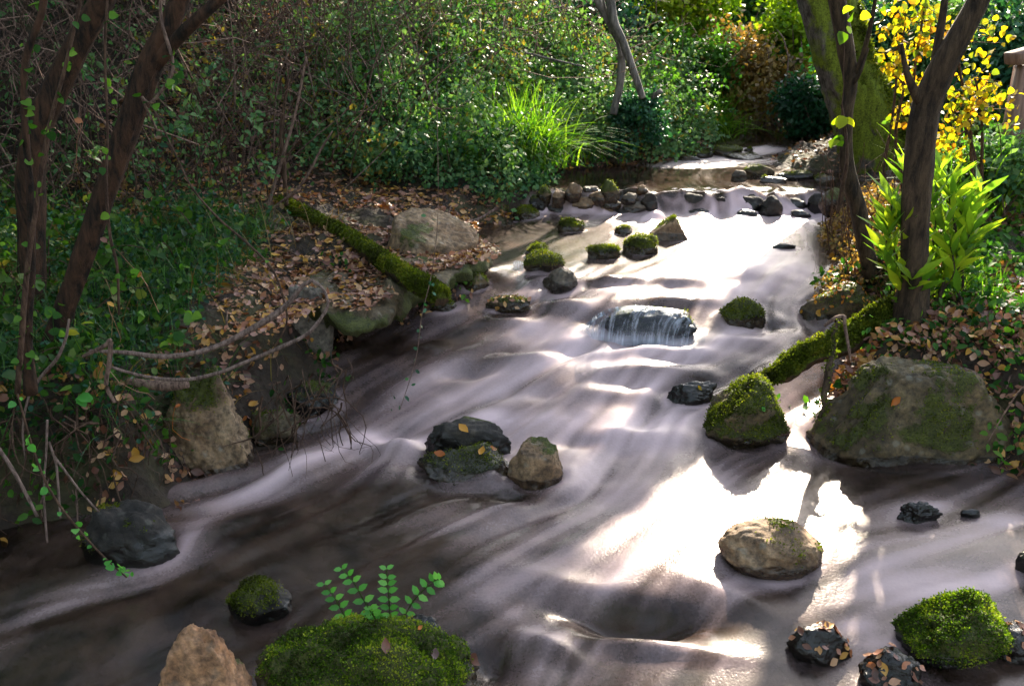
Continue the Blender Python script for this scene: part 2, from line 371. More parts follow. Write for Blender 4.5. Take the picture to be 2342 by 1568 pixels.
def axis(lo, hi, step, far, grow=1.18):
    a = list(np.arange(lo, hi, step)); s = step; b = hi
    while b < far: a.append(b); s *= grow; b += s
    a.append(far); s = step; b = lo
    pre = []
    while b > -far: s *= grow; b -= s; pre.append(b)
    return np.array(pre[::-1]+a)
gx = axis(-5, 5, .03, 90); gy = axis(.5, 11, .03, 90)
X, Y = np.meshgrid(gx, gy); nx, ny = len(gx), len(gy)
def gridfaces(nx, ny):
    i = np.arange(nx-1)[None]; j = np.arange(ny-1)[:, None]; a = j*nx+i
    return np.stack([a, a+1, a+1+nx, a+nx], -1).reshape(-1, 4)
m, t, out = newmat('forest_soil'); tc = nd(t, 'ShaderNodeTexCoord').outputs['Object']
n1 = noise(t, 3, 6, .6, tc); n2 = noise(t, 30, 6, .7, tc); v = nd(t, 'ShaderNodeTexVoronoi', Scale=26.0); t.links.new(tc, v.inputs['Vector'])
c = ramp(t, n1, [(.3, (.014, .009, .006)), (.55, (.040, .025, .015)), (.75, (.060, .042, .022))])
c = mix(t, .7, c, ramp(t, n2, [(.3, (.3, .3, .3)), (.7, (1.7, 1.6, 1.5))]), 'MULTIPLY')
c = mix(t, math_(t, 'MULTIPLY', ramp(t, n1, [(.5, (0, 0, 0)), (.62, (1, 1, 1))]), .35), c, mix(t, n2, (.02, .035, .006), (.07, .09, .012)))
p = nd(t, 'ShaderNodeBsdfPrincipled', Roughness=.85); t.links.new(c, p.inputs['Base Color'])
t.links.new(bump(t, math_(t, 'ADD', n2, v.outputs[0]), 1, .02), p.inputs['Normal']); t.links.new(p.outputs[0], out.inputs[0]); SOIL = m
GZ = ground(X.ravel(), Y.ravel())
o = mesh_obj('ground', np.stack([X.ravel(), Y.ravel(), GZ], -1), gridfaces(nx, ny), SOIL); tag(o, 'dark forest soil of the stream bed and its banks', kind='structure')

# ---------------------------------------------------------------- rocks
_ico = {}
def ico(l):
    if l not in _ico:
        bm = bmesh.new(); bmesh.ops.create_icosphere(bm, subdivisions=l, radius=1); bm.verts.ensure_lookup_table()
        _ico[l] = (np.array([v.co[:] for v in bm.verts]), np.array([[v.index for v in f.verts] for f in bm.faces])); bm.free()
    return _ico[l]
STONES = []     # (x, y, radius) for the flow of the water round them
def moss_blades(V, Nn, mask, n, h, mat, parent, name='moss'):
    w_ = np.clip((mask-.30)*2.5, 0, 1)
    if (w_ > 0).sum() < 5: return None
    n = int(n*min(1, .25+2*w_.mean())); k = rng.choice(len(w_), n, p=w_/w_.sum()); P = V[k]+rng.normal(size=(n, 3))*h*.6; P -= Nn[k]*h*.35
    D = norm(Nn[k]+rng.normal(size=(n, 3))*.9)
    v_, f_, a_ = leaves(P, D, rand_dirs(n), h*(.6+.8*rng.random(n)), 'tiny', np.clip(.5+.5*fbm(P*14, 2, 5)+rng.normal(size=n)*.2, 0, 1))
    b = Bag(); b.add(v_, f_, a_); return b.build(name, mat, parent, False)
def rock(name, box, mat, label, moss=.4, k=.8, seed=None, zb=None, cuts=(), lvl=4, cat='rock', group=None, rough=1.0, fuzz=0, wet=.05, rot=None, planes=5, sink=.15, tilt=0, green=False, mossdir=(0, 0, 1), flow=True):
    x0, y0, x1, y1 = box; seed = seed or int(x0*3+y0*7); xc = (x0+x1)/2
    c = onwater(xc, y1) if zb is None else at(xc, y1, zb)
    z_b = c[2]; rx = (x1-x0)/2*depth(c)/FPX; ry = rx*k
    cy = c[1]+ry*.82; ctr = np.array([at(xc, (y0+y1)/2, z_b)[0]*0+ (xc-1171)/FPX*depth(np.array([0, cy, z_b])), cy, 0]); rx = (x1-x0)/2*depth(np.array([0, cy, z_b]))/FPX
    zt = atY(xc, y0, cy+ry*.15)[2]; H = max(zt-z_b, .02); cz = z_b+H*sink; rz = zt-cz
    V, F = ico(lvl); V = V.copy(); r_ = np.random.default_rng(seed)
    V = V*(1+rough*(.20*fbm(V*1.2+seed, 2, seed)))[:, None]
    for _ in range(planes):
        n = norm(r_.normal(size=3)*np.array([1, 1, .7])); dd = .62+.3*r_.random(); s = np.maximum(V@n-dd, 0); V -= n*s[:, None]*.85
    for n, dd in cuts:
        n = norm(np.array(n, float)); s = np.maximum(V@n-dd, 0); V -= n*s[:, None]*.93
    V = V*(1+rough*(.06*fbm(V*3.3+seed, 3, seed+3)+.03*fbm(V*10+seed, 4, seed+9, .6)-.05*np.clip(.12-np.abs(fbm(V*2.6+seed+5, 3, seed+2)), 0, 1)/.12*.6))[:, None]
    mx = np.abs(V).max(0); zmax = V[:, 2].max(); V[:, 0] = (V[:, 0]-(V[:, 0].max()+V[:, 0].min())/2); V[:, 0] /= V[:, 0].max(); V[:, 1] /= mx[1]; V[:, 2] /= zmax
    V *= np.array([rx, ry, rz])
    if tilt: cth, sth = math.cos(tilt), math.sin(tilt); V = V@np.array([[cth, 0, -sth], [0, 1, 0], [sth, 0, cth]])
    low = V[:, 2] < -H*.5-.10; V[low, 2] = -H*.5-.10+(V[low, 2]+H*.5+.10)*.3
    tri = V[F]; fn = np.cross(tri[:, 1]-tri[:, 0], tri[:, 2]-tri[:, 0]); N = np.zeros_like(V)
    for j in range(3): np.add.at(N, F[:, j], fn)
    N = norm(N); Wd = V+np.array([ctr[0], ctr[1], cz])
    md = norm(np.array(mossdir, float))
    mm = (N@md)*.38+fbm(Wd*6+seed, 4, seed)*.52+moss*1.35-.30; mm = np.clip(mm, 0, 1)*sm((Wd[:, 2]-z_b-.012)/.05)
    wt = 1-sm((Wd[:, 2]-z_b-wet*.3)/max(wet, .001)*.8+fbm(Wd*12, 2, 4)*.3)
    root = thing(name, label, cat, (ctr[0], ctr[1], z_b), group)
    st = mesh_obj('stone', Wd, F, RK[mat], root, {'moss': mm, 'wet': wt})
    if fuzz: moss_blades(Wd, N, np.minimum(mm, .42+.6*np.clip(N[:, 2]+.35, 0, 1))*(mm > .3), fuzz*2, .005+.0008*depth(ctr+[0, 0, z_b]), G['mossgreen' if green else 'moss'], root)
    if flow: STONES.append((ctr[0], ctr[1], rx, ry, H))
    root['_n'] = 0; del root['_n']
    return root, Wd, N
def top_leaf(name, px, py, Y, size, mat, label, kind='curl', z=.0, yaw=None, cat='fallen leaf', group=None, n=None):
    p = atY(px, py, Y); a = random.random()*6.28 if yaw is None else yaw
    V, F, r = leaves(p[None], np.array([[math.cos(a), math.sin(a)*.7, .15]]), np.array([n or (0, -.4, 1)]), size, kind)
    b = Bag(); b.add(V, F, r); o = b.build(name, G[mat], None); return tag(o, label, cat, group)

ROCKS = [
 # name, box, mat, label, kwargs
 ('mossy_boulder', (588,1420,1105,1680), 'olive', 'large bright moss covered boulder at the bottom with the small green fern growing on it', dict(moss=.75, k=.6, lvl=6, fuzz=16000, planes=3, green=True, cuts=[((0,0,1),.85),((.9,0,.7),.95)], rough=1.1)),
 ('brown_boulder', (362,1420,588,1720), 'warm', 'bare warm brown pointed boulder at the bottom edge, left of the bright mossy boulder', dict(moss=.0, k=.8, lvl=6, planes=1, wet=.0, cuts=[((-.8,0,.6),.75),((.9,0,.5),.8)])),
 ('mossy_stone', (525,1322,668,1425), 'dark', 'small round dark stone with olive moss standing in dark water behind the brown boulder', dict(moss=.52, lvl=5, fuzz=2500, planes=2)),
 ('dark_boulder', (205,1150,420,1300), 'dark', 'black wet rounded boulder at the foot of the left bank, thin moss on its crown', dict(moss=.22, lvl=5, wet=.08, planes=4, fuzz=900)),
 ('grey_boulder', (350,835,585,1085), 'tan', 'tall pale fissured boulder on the left bank with a bright yellow moss patch', dict(moss=.30, lvl=6, k=.7, fuzz=1800, cuts=[((-.8,0,.5),.72),((.35,-.8,.5),.6)], planes=4, flow=False, wet=.02, rough=1.7, mossdir=(.7,-.6,.2))),
 ('bank_stone', (572,925,690,1015), 'olive', 'brown mossy stone at the water right of the tall pale boulder', dict(moss=.45, lvl=5, fuzz=900, rough=1.6, wet=.04)),
 ('bank_stone', (655,868,775,945), 'dark', 'dark stone with moss and debris under the grey slab at the water', dict(moss=.3, lvl=5, fuzz=500, rough=1.8, wet=.06)),
 ('bank_stone', (190,1090,330,1160), 'dark', 'dark half buried stone on the bank above the black boulder', dict(moss=.2, lvl=5, fuzz=200, rough=1.5, flow=False)),
 ('dark_stone', (965,955,1170,1060), 'dark', 'black wet jagged stone at the back of the rock cluster in midstream', dict(moss=.1, lvl=5, wet=.1, k=.6, planes=6)),
 ('dark_stone', (950,1020,1195,1112), 'olive', 'black and ochre wet rock with orange leaves in the midstream cluster', dict(moss=.36, lvl=5, wet=.10, k=.6, planes=5, rough=1.5, fuzz=900, cuts=[((-.1,-.5,1),.5)])),
 ('tan_stone', (1160,1006,1288,1112), 'tan', 'pale tan stone on the right of the midstream cluster', dict(moss=.15, lvl=5, wet=.03, k=.8, planes=2, rough=.8, cuts=[((0,-.2,1),.7)])),
 ('mossy_boulder', (1604,853,1798,1022), 'olive', 'tall domed mossy boulder in front of the mossy log on the right', dict(moss=.58, k=.8, lvl=6, fuzz=7000, planes=2, cuts=[((-.75,0,.6),.62),((.9,0,.35),.72)], sink=.3)),
 ('pale_boulder', (1642,1188,1880,1322), 'tan', 'pale ochre egg shaped boulder standing in the white sun glare', dict(moss=.2, k=.75, lvl=6, fuzz=1600, planes=2, rough=.6, wet=.045, sink=.25)),
 ('mossy_boulder', (2058,1345,2290,1540), 'dark', 'bright green moss covered boulder near the lower right corner', dict(moss=.95, k=.85, lvl=6, fuzz=9000, planes=3, green=True, cuts=[((-.7,0,.7),.55),((.85,-.1,.5),.8)], sink=.3)),
 ('large_boulder', (1840,828,2300,1066), 'olive', 'very large boulder at the right bank, pale on top with brown and green moss below', dict(moss=.27, k=.55, lvl=6, planes=3, fuzz=4000, cuts=[((0,0,1),.72),((-.8,-.1,.6),.72),((.7,0,.7),.85),((0,-1,.35),.75)], wet=.03, mossdir=(-.6,-.5,.3))),
 ('leafy_stone', (1830,642,2010,748), 'olive', 'brown stone strewn with yellow leaves on the right bank beside the glare', dict(moss=.42, lvl=5, k=.8, fuzz=1500, planes=4)),
 ('mossy_stone', (1648,680,1750,748), 'olive', 'rounded mossy stone in the rapids between the glare and the small waterfall', dict(moss=.85, lvl=5, fuzz=1500, planes=2)),
 ('dark_stone', (1520,872,1640,925), 'dark', 'low black wet stone beside the domed boulder with one yellow leaf on it', dict(moss=.0, lvl=5, wet=.12, k=.6, rough=1.3)),
 ('dark_stone', (2048,1142,2150,1196), 'dark', 'small black forked stone poking out of the right pool', dict(moss=.0, lvl=5, wet=.1, k=.5, rough=2.2, planes=7)),
 ('dark_stone', (2195,1162,2240,1185), 'dark', 'smallest grey pebble in the right pool', dict(moss=.0, lvl=4, wet=.1, k=.5)),
 ('dark_stone', (2322,1235,2400,1320), 'dark', 'dark stone cut off by the right edge of the picture', dict(moss=.2, lvl=5, wet=.1)),
 ('wet_stone', (1800,1425,1950,1520), 'dark', 'black wet stone plastered with brown and yellow leaves below the sun glare', dict(moss=.0, lvl=5, wet=.15, k=.7, planes=5)),
 ('wet_stone', (1962,1488,2105,1600), 'dark', 'wet reddish black stone at the bottom edge, left of the green mossy boulder', dict(moss=.0, lvl=5, wet=.15, k=.8)),
 ('wet_stone', (2262,1428,2400,1520), 'dark', 'leaf covered wet stone in the lower right corner', dict(moss=.0, lvl=5, wet=.15, k=.8)),
 ('grey_stone', (930,1408,1010,1470), 'dark', 'small grey wet stone just behind the fern on the mossy boulder', dict(moss=.0, lvl=5, wet=.05)),
 ('grey_boulder', (1463,493,1580,550), 'tan', 'brown peaked boulder with a mossy rim in the middle pool', dict(moss=.35, lvl=5, k=.6, planes=2, fuzz=900, cuts=[((-.6,0,.8),.5),((.85,0,.5),.55),((0,-1,.4),.6)], sink=.1)),
 ('mossy_stone', (1424,536,1503,581), 'olive', 'domed mossy stone just in front of the brown peaked boulder', dict(moss=.85, lvl=5, fuzz=1200, planes=1, sink=.2)),
 ('mossy_stone', (1342,561,1420,592), 'olive', 'flat oblong mossy stone left of the domed one', dict(moss=.85, lvl=5, fuzz=1000, k=.5, cuts=[((0,0,1),.6)])),
 ('mossy_stone', (1275,500,1336,531), 'olive', 'flat stone with a bright yellow moss top alone in the middle pool', dict(moss=.8, lvl=5, fuzz=900, k=.7, cuts=[((.2,-.1,1),.5)])),
 ('mossy_stone', (1404,515,1448,536), 'olive', 'tiny mossy cone left of the brown peaked boulder', dict(moss=.85, lvl=4, fuzz=500)),
 ('mossy_boulder', (1196,570,1290,625), 'olive', 'split olive boulder at the left side of the rapids', dict(moss=.85, lvl=5, fuzz=1200, k=.7, planes=4)),
 ('mossy_stone', (1200,556,1262,590), 'olive', 'mossy stone behind the split olive boulder', dict(moss=.85, lvl=5, fuzz=700)),
 ('grey_stone', (1240,610,1322,662), 'grey', 'pale grey pointed stone below the split olive boulder', dict(moss=.22, lvl=5, fuzz=400, cuts=[((-.6,-.3,.7),.55)])),
 ('dark_stone', (1362,700,1590,770), 'dark', 'dark mossy rock that carries the small waterfall', dict(moss=.32, lvl=5, k=.5, wet=.15, rough=.8, zb=.17, fuzz=300, flow=False, planes=0)),
 ('mossy_stone', (980,685,1050,720), 'olive', 'green mossy stone under the end of the mossy log', dict(moss=.6, lvl=5, fuzz=900)),
 ('mossy_stone', (1110,676,1215,712), 'olive', 'low stone with leaves and moss at the left of the rapids', dict(moss=.4, lvl=5, fuzz=500, k=.5)),
 ('mossy_stone', (1055,618,1120,668), 'olive', 'yellow mossy stone at the foot of the leafy slab', dict(moss=.55, lvl=5, fuzz=700)),
 ('grey_boulder', (1120,412,1200,470), 'grey', 'grey green boulder on the left end of the stone weir', dict(moss=.3, lvl=5, k=.9, zb=.36, flow=False, fuzz=300)),
 ('mossy_stone', (1172,470,1235,503), 'olive', 'yellow green mossy stone at the water below the grey weir boulder', dict(moss=.65, lvl=5, fuzz=900)),
 ('mossy_stone', (1120,462,1170,500), 'olive', 'brown mossy stone beside the yellow green one below the grey weir boulder', dict(moss=.4, lvl=5, fuzz=400)),
 ('slab_stone', (655,652,768,825), 'grey', 'upright pale grey slab on the left bank behind the looping branches', dict(moss=.12, lvl=6, k=.5, zb=.12, flow=False, cuts=[((0,-1,.1),.5),((0,0,1),.85)], wet=0)),
 ('grey_stone', (512,705,645,805), 'grey', 'round grey stone in the undergrowth of the left bank', dict(moss=.2, lvl=5, zb=.22, flow=False, wet=0)),
 ('grey_boulder', (885,480,1100,622), 'tan', 'smooth pale dome of rock at the far end of the leafy slab', dict(moss=.14, lvl=6, k=1.0, cuts=[((.2,-.2,1),.55)], zb=.33, flow=False, planes=0, rough=.6, wet=.0, sink=.0)),
 ('grey_stone', (440,468,560,520), 'grey', 'low pale stone among the twigs at the back of the leafy slab', dict(moss=.1, lvl=5, zb=.42, flow=False, wet=0)),
 ('mossy_stone', (580,355-18,625,358), 'olive', 'placeholder', None),
]
# the far shore
ROCKS.pop()
for i, (bx, lb) in enumerate([((1580,338,1632,362), 'mossy green stone on the far left shore nearest the bank'), ((1625,332,1700,358), 'wide mossy stone at the far left shore in the riffle'),
      ((1660,350,1745,366), 'low flat mossy stone in the far riffle'), ((1700,338,1722,348), 'tiny stone at the right tip of the far riffle stones'),
      ((1540,352,1600,368), 'low mossy stone where the far left bank meets the riffle')]):
    ROCKS.append(('mossy_stone', bx, 'olive', lb, dict(moss=.6, lvl=4, fuzz=350)))
for bx, mt, mo, lb in [((1672,388,1712,412),'grey',.05,'grey stone at the left tip of the gravel bar'), ((1700,375,1770,405),'olive',.5,'mossy stone on the near edge of the gravel bar'),
      ((1775,388,1865,412),'dark',.45,'long flat dark mossy stone on the gravel bar'), ((1735,402,1800,418),'grey',.0,'pale low stone in the water before the gravel bar'),
      ((1860,398,1910,422),'olive',.4,'mossy stone at the right end of the gravel bar')]:
    ROCKS.append(('bar_stone', bx, mt, lb, dict(moss=mo, lvl=4, k=.5, fuzz=200)))
# the weir: left heap
WE = [((1290,418,1332,450),'tan',.05,'pinkish round stone on top of the weir heap'),((1332,425,1370,440),'grey',.1,'flat grey stone behind the weir heap'),
 ((1370,410,1418,452),'olive',.7,'yellow mossed round stone topping the weir heap'),((1262,432,1294,462),'tan',.05,'small tan wedge at the left of the pinkish weir stone'),
 ((1225,425,1262,458),'olive',.6,'mossy clump left of the tan wedge'),((1300,448,1370,478),'tan',.15,'broad ribbed tan stone in the centre of the weir heap'),
 ((1345,436,1395,462),'tan',.1,'brown stone between the ribbed and the mossed weir stones'),((1375,455,1422,475),'olive',.2,'olive stone under the yellow mossed one'),
 ((1455,422,1482,440),'tan',.05,'small pale cap stone at the right end of the weir heap'),((1420,440,1456,462),'grey',.0,'grey brown stone near the right end of the weir heap'),
 ((1420,460,1478,482),'grey',.1,'long grey stone low at the right of the weir heap'),((1465,440,1505,470),'dark',.1,'dark wet stone where the weir heap meets the falling water'),
 ((1240,462,1300,488),'dark',.0,'dark wet stone at the foot of the weir heap on the left'),((1300,472,1345,492),'dark',.1,'black low stone at the foot below the ribbed stone'),
 ((1360,470,1405,492),'tan',.0,'pale stone at the waterline of the weir heap'),((1405,476,1450,492),'dark',.0,'low dark stone at the waterline right of the pale one'),
 ((1210,445,1250,475),'dark',.4,'shadowed mossy stone between the grey boulder and the weir heap')]
for bx, mt, mo, lb in WE:
    zb = .31+.14*max(0, min(1, (492-bx[3])/45))
    ROCKS.append(('weir_stone', bx, mt, lb, dict(moss=mo, lvl=4, k=.8, zb=zb, group='stones heaped on the left of the weir', fuzz=150 if mo > .4 else 0, wet=.03, planes=3)))
WE2 = [((1508,452,1560,478),'first dark weir stone right of the white spurt'),((1556,448,1620,480),'wide dark stone in the line of the weir'),
 ((1622,456,1668,482),'blue black weir stone left of the middle gap'),((1668,452,1745,484),'long dark overhung stone in the middle of the weir'),
 ((1738,455,1785,490),'rounded wet weir stone right of the middle'),((1782,460,1845,482),'flat dark weir stone before the right end'),
 ((1848,450,1890,484),'tall dark stone at the right end of the weir'),((1685,480,1728,500),'small black stone in the foam under the weir'),
 ((1575,478,1625,494),'washed over stone in the foam left of the small black one'),((1810,482,1850,498),'washed over stone in the foam at the right'),
 ((1875,438,1935,475),'pale mossy stone by the right bank at the weir end')]
for i, (bx, lb) in enumerate(WE2):
    bx = (bx[0]-3, bx[1]-(9 if i not in (7, 8, 9) else 3), bx[2]+3, bx[3])
    zb = .33 if bx[1] < 475 else .31
    if i == 10: zb = .42
    ROCKS.append(('weir_stone', bx, 'dark' if i < 10 else 'grey', lb, dict(moss=.1 if i < 10 else .35, lvl=4, k=.8, zb=zb, group='dark stones in the line of the weir', wet=.06, planes=3)))
WE3 = [((1765,556,1822,570),'low dark stone in the glare of the middle pool'),((1195,540,1215,548),'small dark pebble showing near the left pool edge'),
  ((1280,745-4,1300,750),'none')]
ROCKS.append(('mossy_stone', WE3[0][0], 'dark', WE3[0][1], dict(moss=.2, lvl=4, k=.5)))
ROCKINFO = {}
for i, (nm, bx, mt, lb, kw) in enumerate(ROCKS):
    ROCKINFO[lb] = rock(nm, bx, mt, lb, **kw)

# ---------------------------------------------------------------- water
xs = np.concatenate([np.linspace(-9, -3.2, 40)[:-1], np.arange(-3.2, 3.4, .016), np.linspace(3.4, 9, 40)])
ys = np.concatenate([np.linspace(-8, 1.4, 60)[:-1], np.arange(1.4, 9.2, .016), np.linspace(9.2, 14, 60)])
X, Y = np.meshgrid(xs, ys); WX, WYg = X.ravel(), Y.ravel(); nxw, nyw = len(xs), len(ys)
CL = np.array([onp(*p) for p in [(1780,335),(1650,360),(1600,420),(1650,480),(1640,560),(1560,650),(1440,760),(1300,850),(1150,940),(950,1060),(700,1200),(400,1350),(0,1480)]])
CL = np.vstack([[2.6, 11], CL, [-2.2, .8], [-3.2, -6]]); Cs = smooth_path(CL, 120); Td = norm(np.gradient(Cs, axis=0))
def flow(x, y):
    u = np.zeros((len(x), 2)); wsum = np.zeros(len(x))
    for c, d in zip(Cs[::2], Td[::2]):
        q = 1/(((x-c[0])**2+(y-c[1])**2)+.12)**1.6; u += q[:, None]*d; wsum += q
    # right pool: water comes in from the right boulder and turns to the lower left
    u /= wsum[:, None]
    k = sm((x-.55)/.5)*sm((2.9-y)/.4); u = u*(1-k)[:, None]+k[:, None]*np.array([-.8, -.35])
    for (sx, sy, rx, ry, H) in STONES:
        if rx < .05: continue
        dx, dy = x-sx, y-sy; r2 = (dx/rx)**2+(dy/ry)**2+1e-6; n = np.stack([dx/rx, dy/ry], -1)/np.sqrt(r2)[:, None]
        un = (u*n).sum(1); tn = np.stack([-n[:, 1], n[:, 0]], -1); s = np.where(r2 < 1, 1, 1/r2)
        u = u-1.0*(un*s)[:, None]*n+.5*((u*tn).sum(1)*s)[:, None]*tn
    return norm(u)
# regular grid for advecting the streaks
hs = .02; ax0, ay0 = -3.4, 1.0; NX, NY = int(7/hs), int(8.6/hs)
AX, AY = np.meshgrid(ax0+np.arange(NX)*hs, ay0+np.arange(NY)*hs); U = flow(AX.ravel(), AY.ravel())
UX, UY = U[:, 0].reshape(NY, NX), U[:, 1].reshape(NY, NX)
def samp(A, x, y):
    fx = np.clip((x-ax0)/hs, 0, NX-1.001); fy = np.clip((y-ay0)/hs, 0, NY-1.001); i = fx.astype(int); j = fy.astype(int); a = fx-i; b = fy-j
    return A[j, i]*(1-a)*(1-b)+A[j, i+1]*a*(1-b)+A[j+1, i]*(1-a)*b+A[j+1, i+1]*a*b
def lic(A, steps, both=True):
    acc = A.ravel().copy(); ws = 1.0
    for sgn in ((-1, 1) if both else (-1,)):
        x, y = AX.ravel().copy(), AY.ravel().copy()
        for k in range(steps):
            vx, vy = samp(UX, x, y), samp(UY, x, y); x += sgn*vx*hs; y += sgn*vy*hs
            wgt = 1-k/steps; acc = acc+samp(A, x, y)*wgt; ws += wgt
    return (acc/ws).reshape(NY, NX)
def blob(list_, X_, Y_):
    """rows (px,py,rx_px,ry_px,amp[,angle deg]) laid on the water plane"""
    r = np.zeros(X_.shape)
    for b in list_:
        px, py, rx, ry, am = b[:5]; ang = rad(b[5]) if len(b) > 5 else 0
        c = onwater(px, py); s = depth(c)/FPX; ex = onwater(px+rx*math.cos(ang), py+rx*math.sin(ang)); ey = onwater(px-ry*math.sin(ang), py+ry*math.cos(ang))
        M = np.linalg.inv(np.array([[ex[0]-c[0], ey[0]-c[0]], [ex[1]-c[1], ey[1]-c[1]]]))
        q = M@np.stack([X_.ravel()-c[0], Y_.ravel()-c[1]]); g = np.exp(-(q**2).sum(0)*1.1).reshape(X_.shape); r = r+am*g
    return r
FOAM_GLARE = [(1500,478,40,22,1.0),(1650,492,220,14,.75),(1850,495,70,14,.6),(1700,520,200,20,.45),(1560,520,120,14,.3),(1740,590,150,60,.5),(1640,540,140,20,.4),(1650,366,130,10,.9),(1560,379,80,6,.7),(1740,342,70,8,1.0),(600,1200,150,50,.20,-32),(340,1335,200,36,.16,-28),(1010,1210,130,60,.16),(1300,1300,170,60,.28),(1140,1330,120,40,.22),(1000,960,140,40,.3),(1180,1010,120,36,.3),(1230,1190,230,80,.22),(1420,1300,200,70,.2),(1100,1280,120,60,.15),(1600,620,110,20,.45),  # foam patches; upstream ones also paint in the sun glare as white
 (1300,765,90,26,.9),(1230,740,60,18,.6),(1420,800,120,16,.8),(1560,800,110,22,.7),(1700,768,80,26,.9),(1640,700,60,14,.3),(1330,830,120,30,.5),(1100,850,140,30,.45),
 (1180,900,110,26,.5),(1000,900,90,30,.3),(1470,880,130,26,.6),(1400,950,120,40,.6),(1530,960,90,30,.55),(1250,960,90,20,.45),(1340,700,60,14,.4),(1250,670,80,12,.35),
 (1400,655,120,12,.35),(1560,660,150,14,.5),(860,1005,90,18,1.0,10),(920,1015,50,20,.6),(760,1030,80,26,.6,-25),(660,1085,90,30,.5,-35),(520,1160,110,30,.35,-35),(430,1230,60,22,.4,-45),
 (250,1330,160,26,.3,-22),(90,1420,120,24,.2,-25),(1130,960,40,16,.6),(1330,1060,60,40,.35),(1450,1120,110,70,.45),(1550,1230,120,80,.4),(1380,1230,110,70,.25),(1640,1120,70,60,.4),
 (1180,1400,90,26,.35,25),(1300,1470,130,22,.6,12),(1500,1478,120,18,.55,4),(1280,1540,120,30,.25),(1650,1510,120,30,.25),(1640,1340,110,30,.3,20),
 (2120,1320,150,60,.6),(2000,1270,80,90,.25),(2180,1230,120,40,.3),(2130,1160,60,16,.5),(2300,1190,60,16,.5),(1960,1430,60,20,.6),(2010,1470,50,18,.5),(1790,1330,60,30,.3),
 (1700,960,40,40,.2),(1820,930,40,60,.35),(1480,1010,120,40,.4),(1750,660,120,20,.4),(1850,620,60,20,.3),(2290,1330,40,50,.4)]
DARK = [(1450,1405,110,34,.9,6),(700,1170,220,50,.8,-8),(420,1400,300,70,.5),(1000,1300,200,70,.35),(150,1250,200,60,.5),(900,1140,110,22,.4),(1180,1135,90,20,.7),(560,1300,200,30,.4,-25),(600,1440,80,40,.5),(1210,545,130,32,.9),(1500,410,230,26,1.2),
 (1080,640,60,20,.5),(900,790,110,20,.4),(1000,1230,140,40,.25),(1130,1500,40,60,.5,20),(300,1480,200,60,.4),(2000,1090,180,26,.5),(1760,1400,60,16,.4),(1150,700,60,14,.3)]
nz1 = fbm2(AX.ravel(), AY.ravel(), 9, 3, 21).reshape(NY, NX); nz2 = fbm2(AX.ravel(), AY.ravel(), 24, 2, 22).reshape(NY, NX); nz3 = rng.normal(size=(NY, NX))
L1, L2, L3 = lic(nz1, 30), lic(nz2, 34), lic(nz3, 20)
L1 /= L1.std(); L2 /= L2.std(); L3 /= L3.std()
ring = np.zeros((NY, NX))
for (sx, sy, rx, ry, H) in STONES:
    if rx > .05:
        r_ = np.sqrt(((AX-sx)/rx)**2+((AY-sy)/ry)**2); ring = np.maximum(ring, np.exp(-((r_-1.06)*rx/.022)**2)*(.15+.45*((AY > 3.3) & (AY < 6.3))))
base = blob(FOAM_GLARE, AX, AY)-blob(DARK, AX, AY)*.6+ring*(.6+.4*nz1); base = lic(base, 12, False)*.5+base*.5
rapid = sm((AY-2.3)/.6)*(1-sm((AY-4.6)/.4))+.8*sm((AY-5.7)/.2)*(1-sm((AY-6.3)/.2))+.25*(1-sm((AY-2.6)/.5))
foam = np.clip(base*1.0+.10*rapid+(.06+.30*np.clip(base, 0, 1))*(L1*.38+L2*.42+L3*.36), 0, 1.15)  # foam map, also carrying the sun glare painted upstream
MOUND = [(1480,690,110,18,.015),(1470,806,130,12,.03),(1280,700,60,14,.035),(1160,735,70,14,.03),(1350,735,40,16,-.03),(1000,800,70,16,.02),(1150,820,80,18,.03),(1060,850,60,14,-.02),(1290,800,90,14,-.03),(1480,860,110,16,.045),
 (1560,820,60,12,-.035),(1600,870,60,14,-.03),(1380,905,100,18,.03),(1250,905,90,16,-.02),(1440,1000,100,20,.035),(1330,1010,60,16,-.02),(900,1030,80,18,.05,12),(1000,1060,60,16,-.04),(1180,1135,80,18,-.03),
 (1450,1405,150,34,-.11,6),(1300,1340,160,30,.02,15),(1480,1480,170,18,.03,6),(1250,1480,80,20,.03,20),(1130,1520,50,50,-.05),(1700,780,60,14,.03),(1760,740,50,12,-.03),(1560,690,90,12,.03),
 (1420,650,60,10,-.03),(1560,640,70,10,.025),(1380,640,50,10,.03),(1660,640,60,10,-.02),(1640,1350,100,26,.02,20),(1500,480,30,20,.05),(1600,485,30,14,.04),(1700,500,60,12,.02),(680,1070,60,60,.03,-35)]
mound = blob(MOUND, AX, AY)
calm = sm((AX-.25)/.35)*sm((3.15-AY)/.3); L1h, L2h = L1*(1-.85*calm), L2*(1-.85*calm)
hgt = mound+rapid*(.010*L1h+.011*(1-calm)*fbm2(AX.ravel(), AY.ravel(), 3.2, 3, 31).reshape(NY, NX))+.0011*L2h*(.4+rapid)+.0010*L1h
wz = water_base(WX, WYg)+samp(hgt, WX, WYg)
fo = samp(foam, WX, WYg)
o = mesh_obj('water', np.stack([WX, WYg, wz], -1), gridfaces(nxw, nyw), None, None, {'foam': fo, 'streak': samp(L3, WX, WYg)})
tag(o, 'silky flowing stream water with soft white foam streaks and painted sun glare', kind='structure')
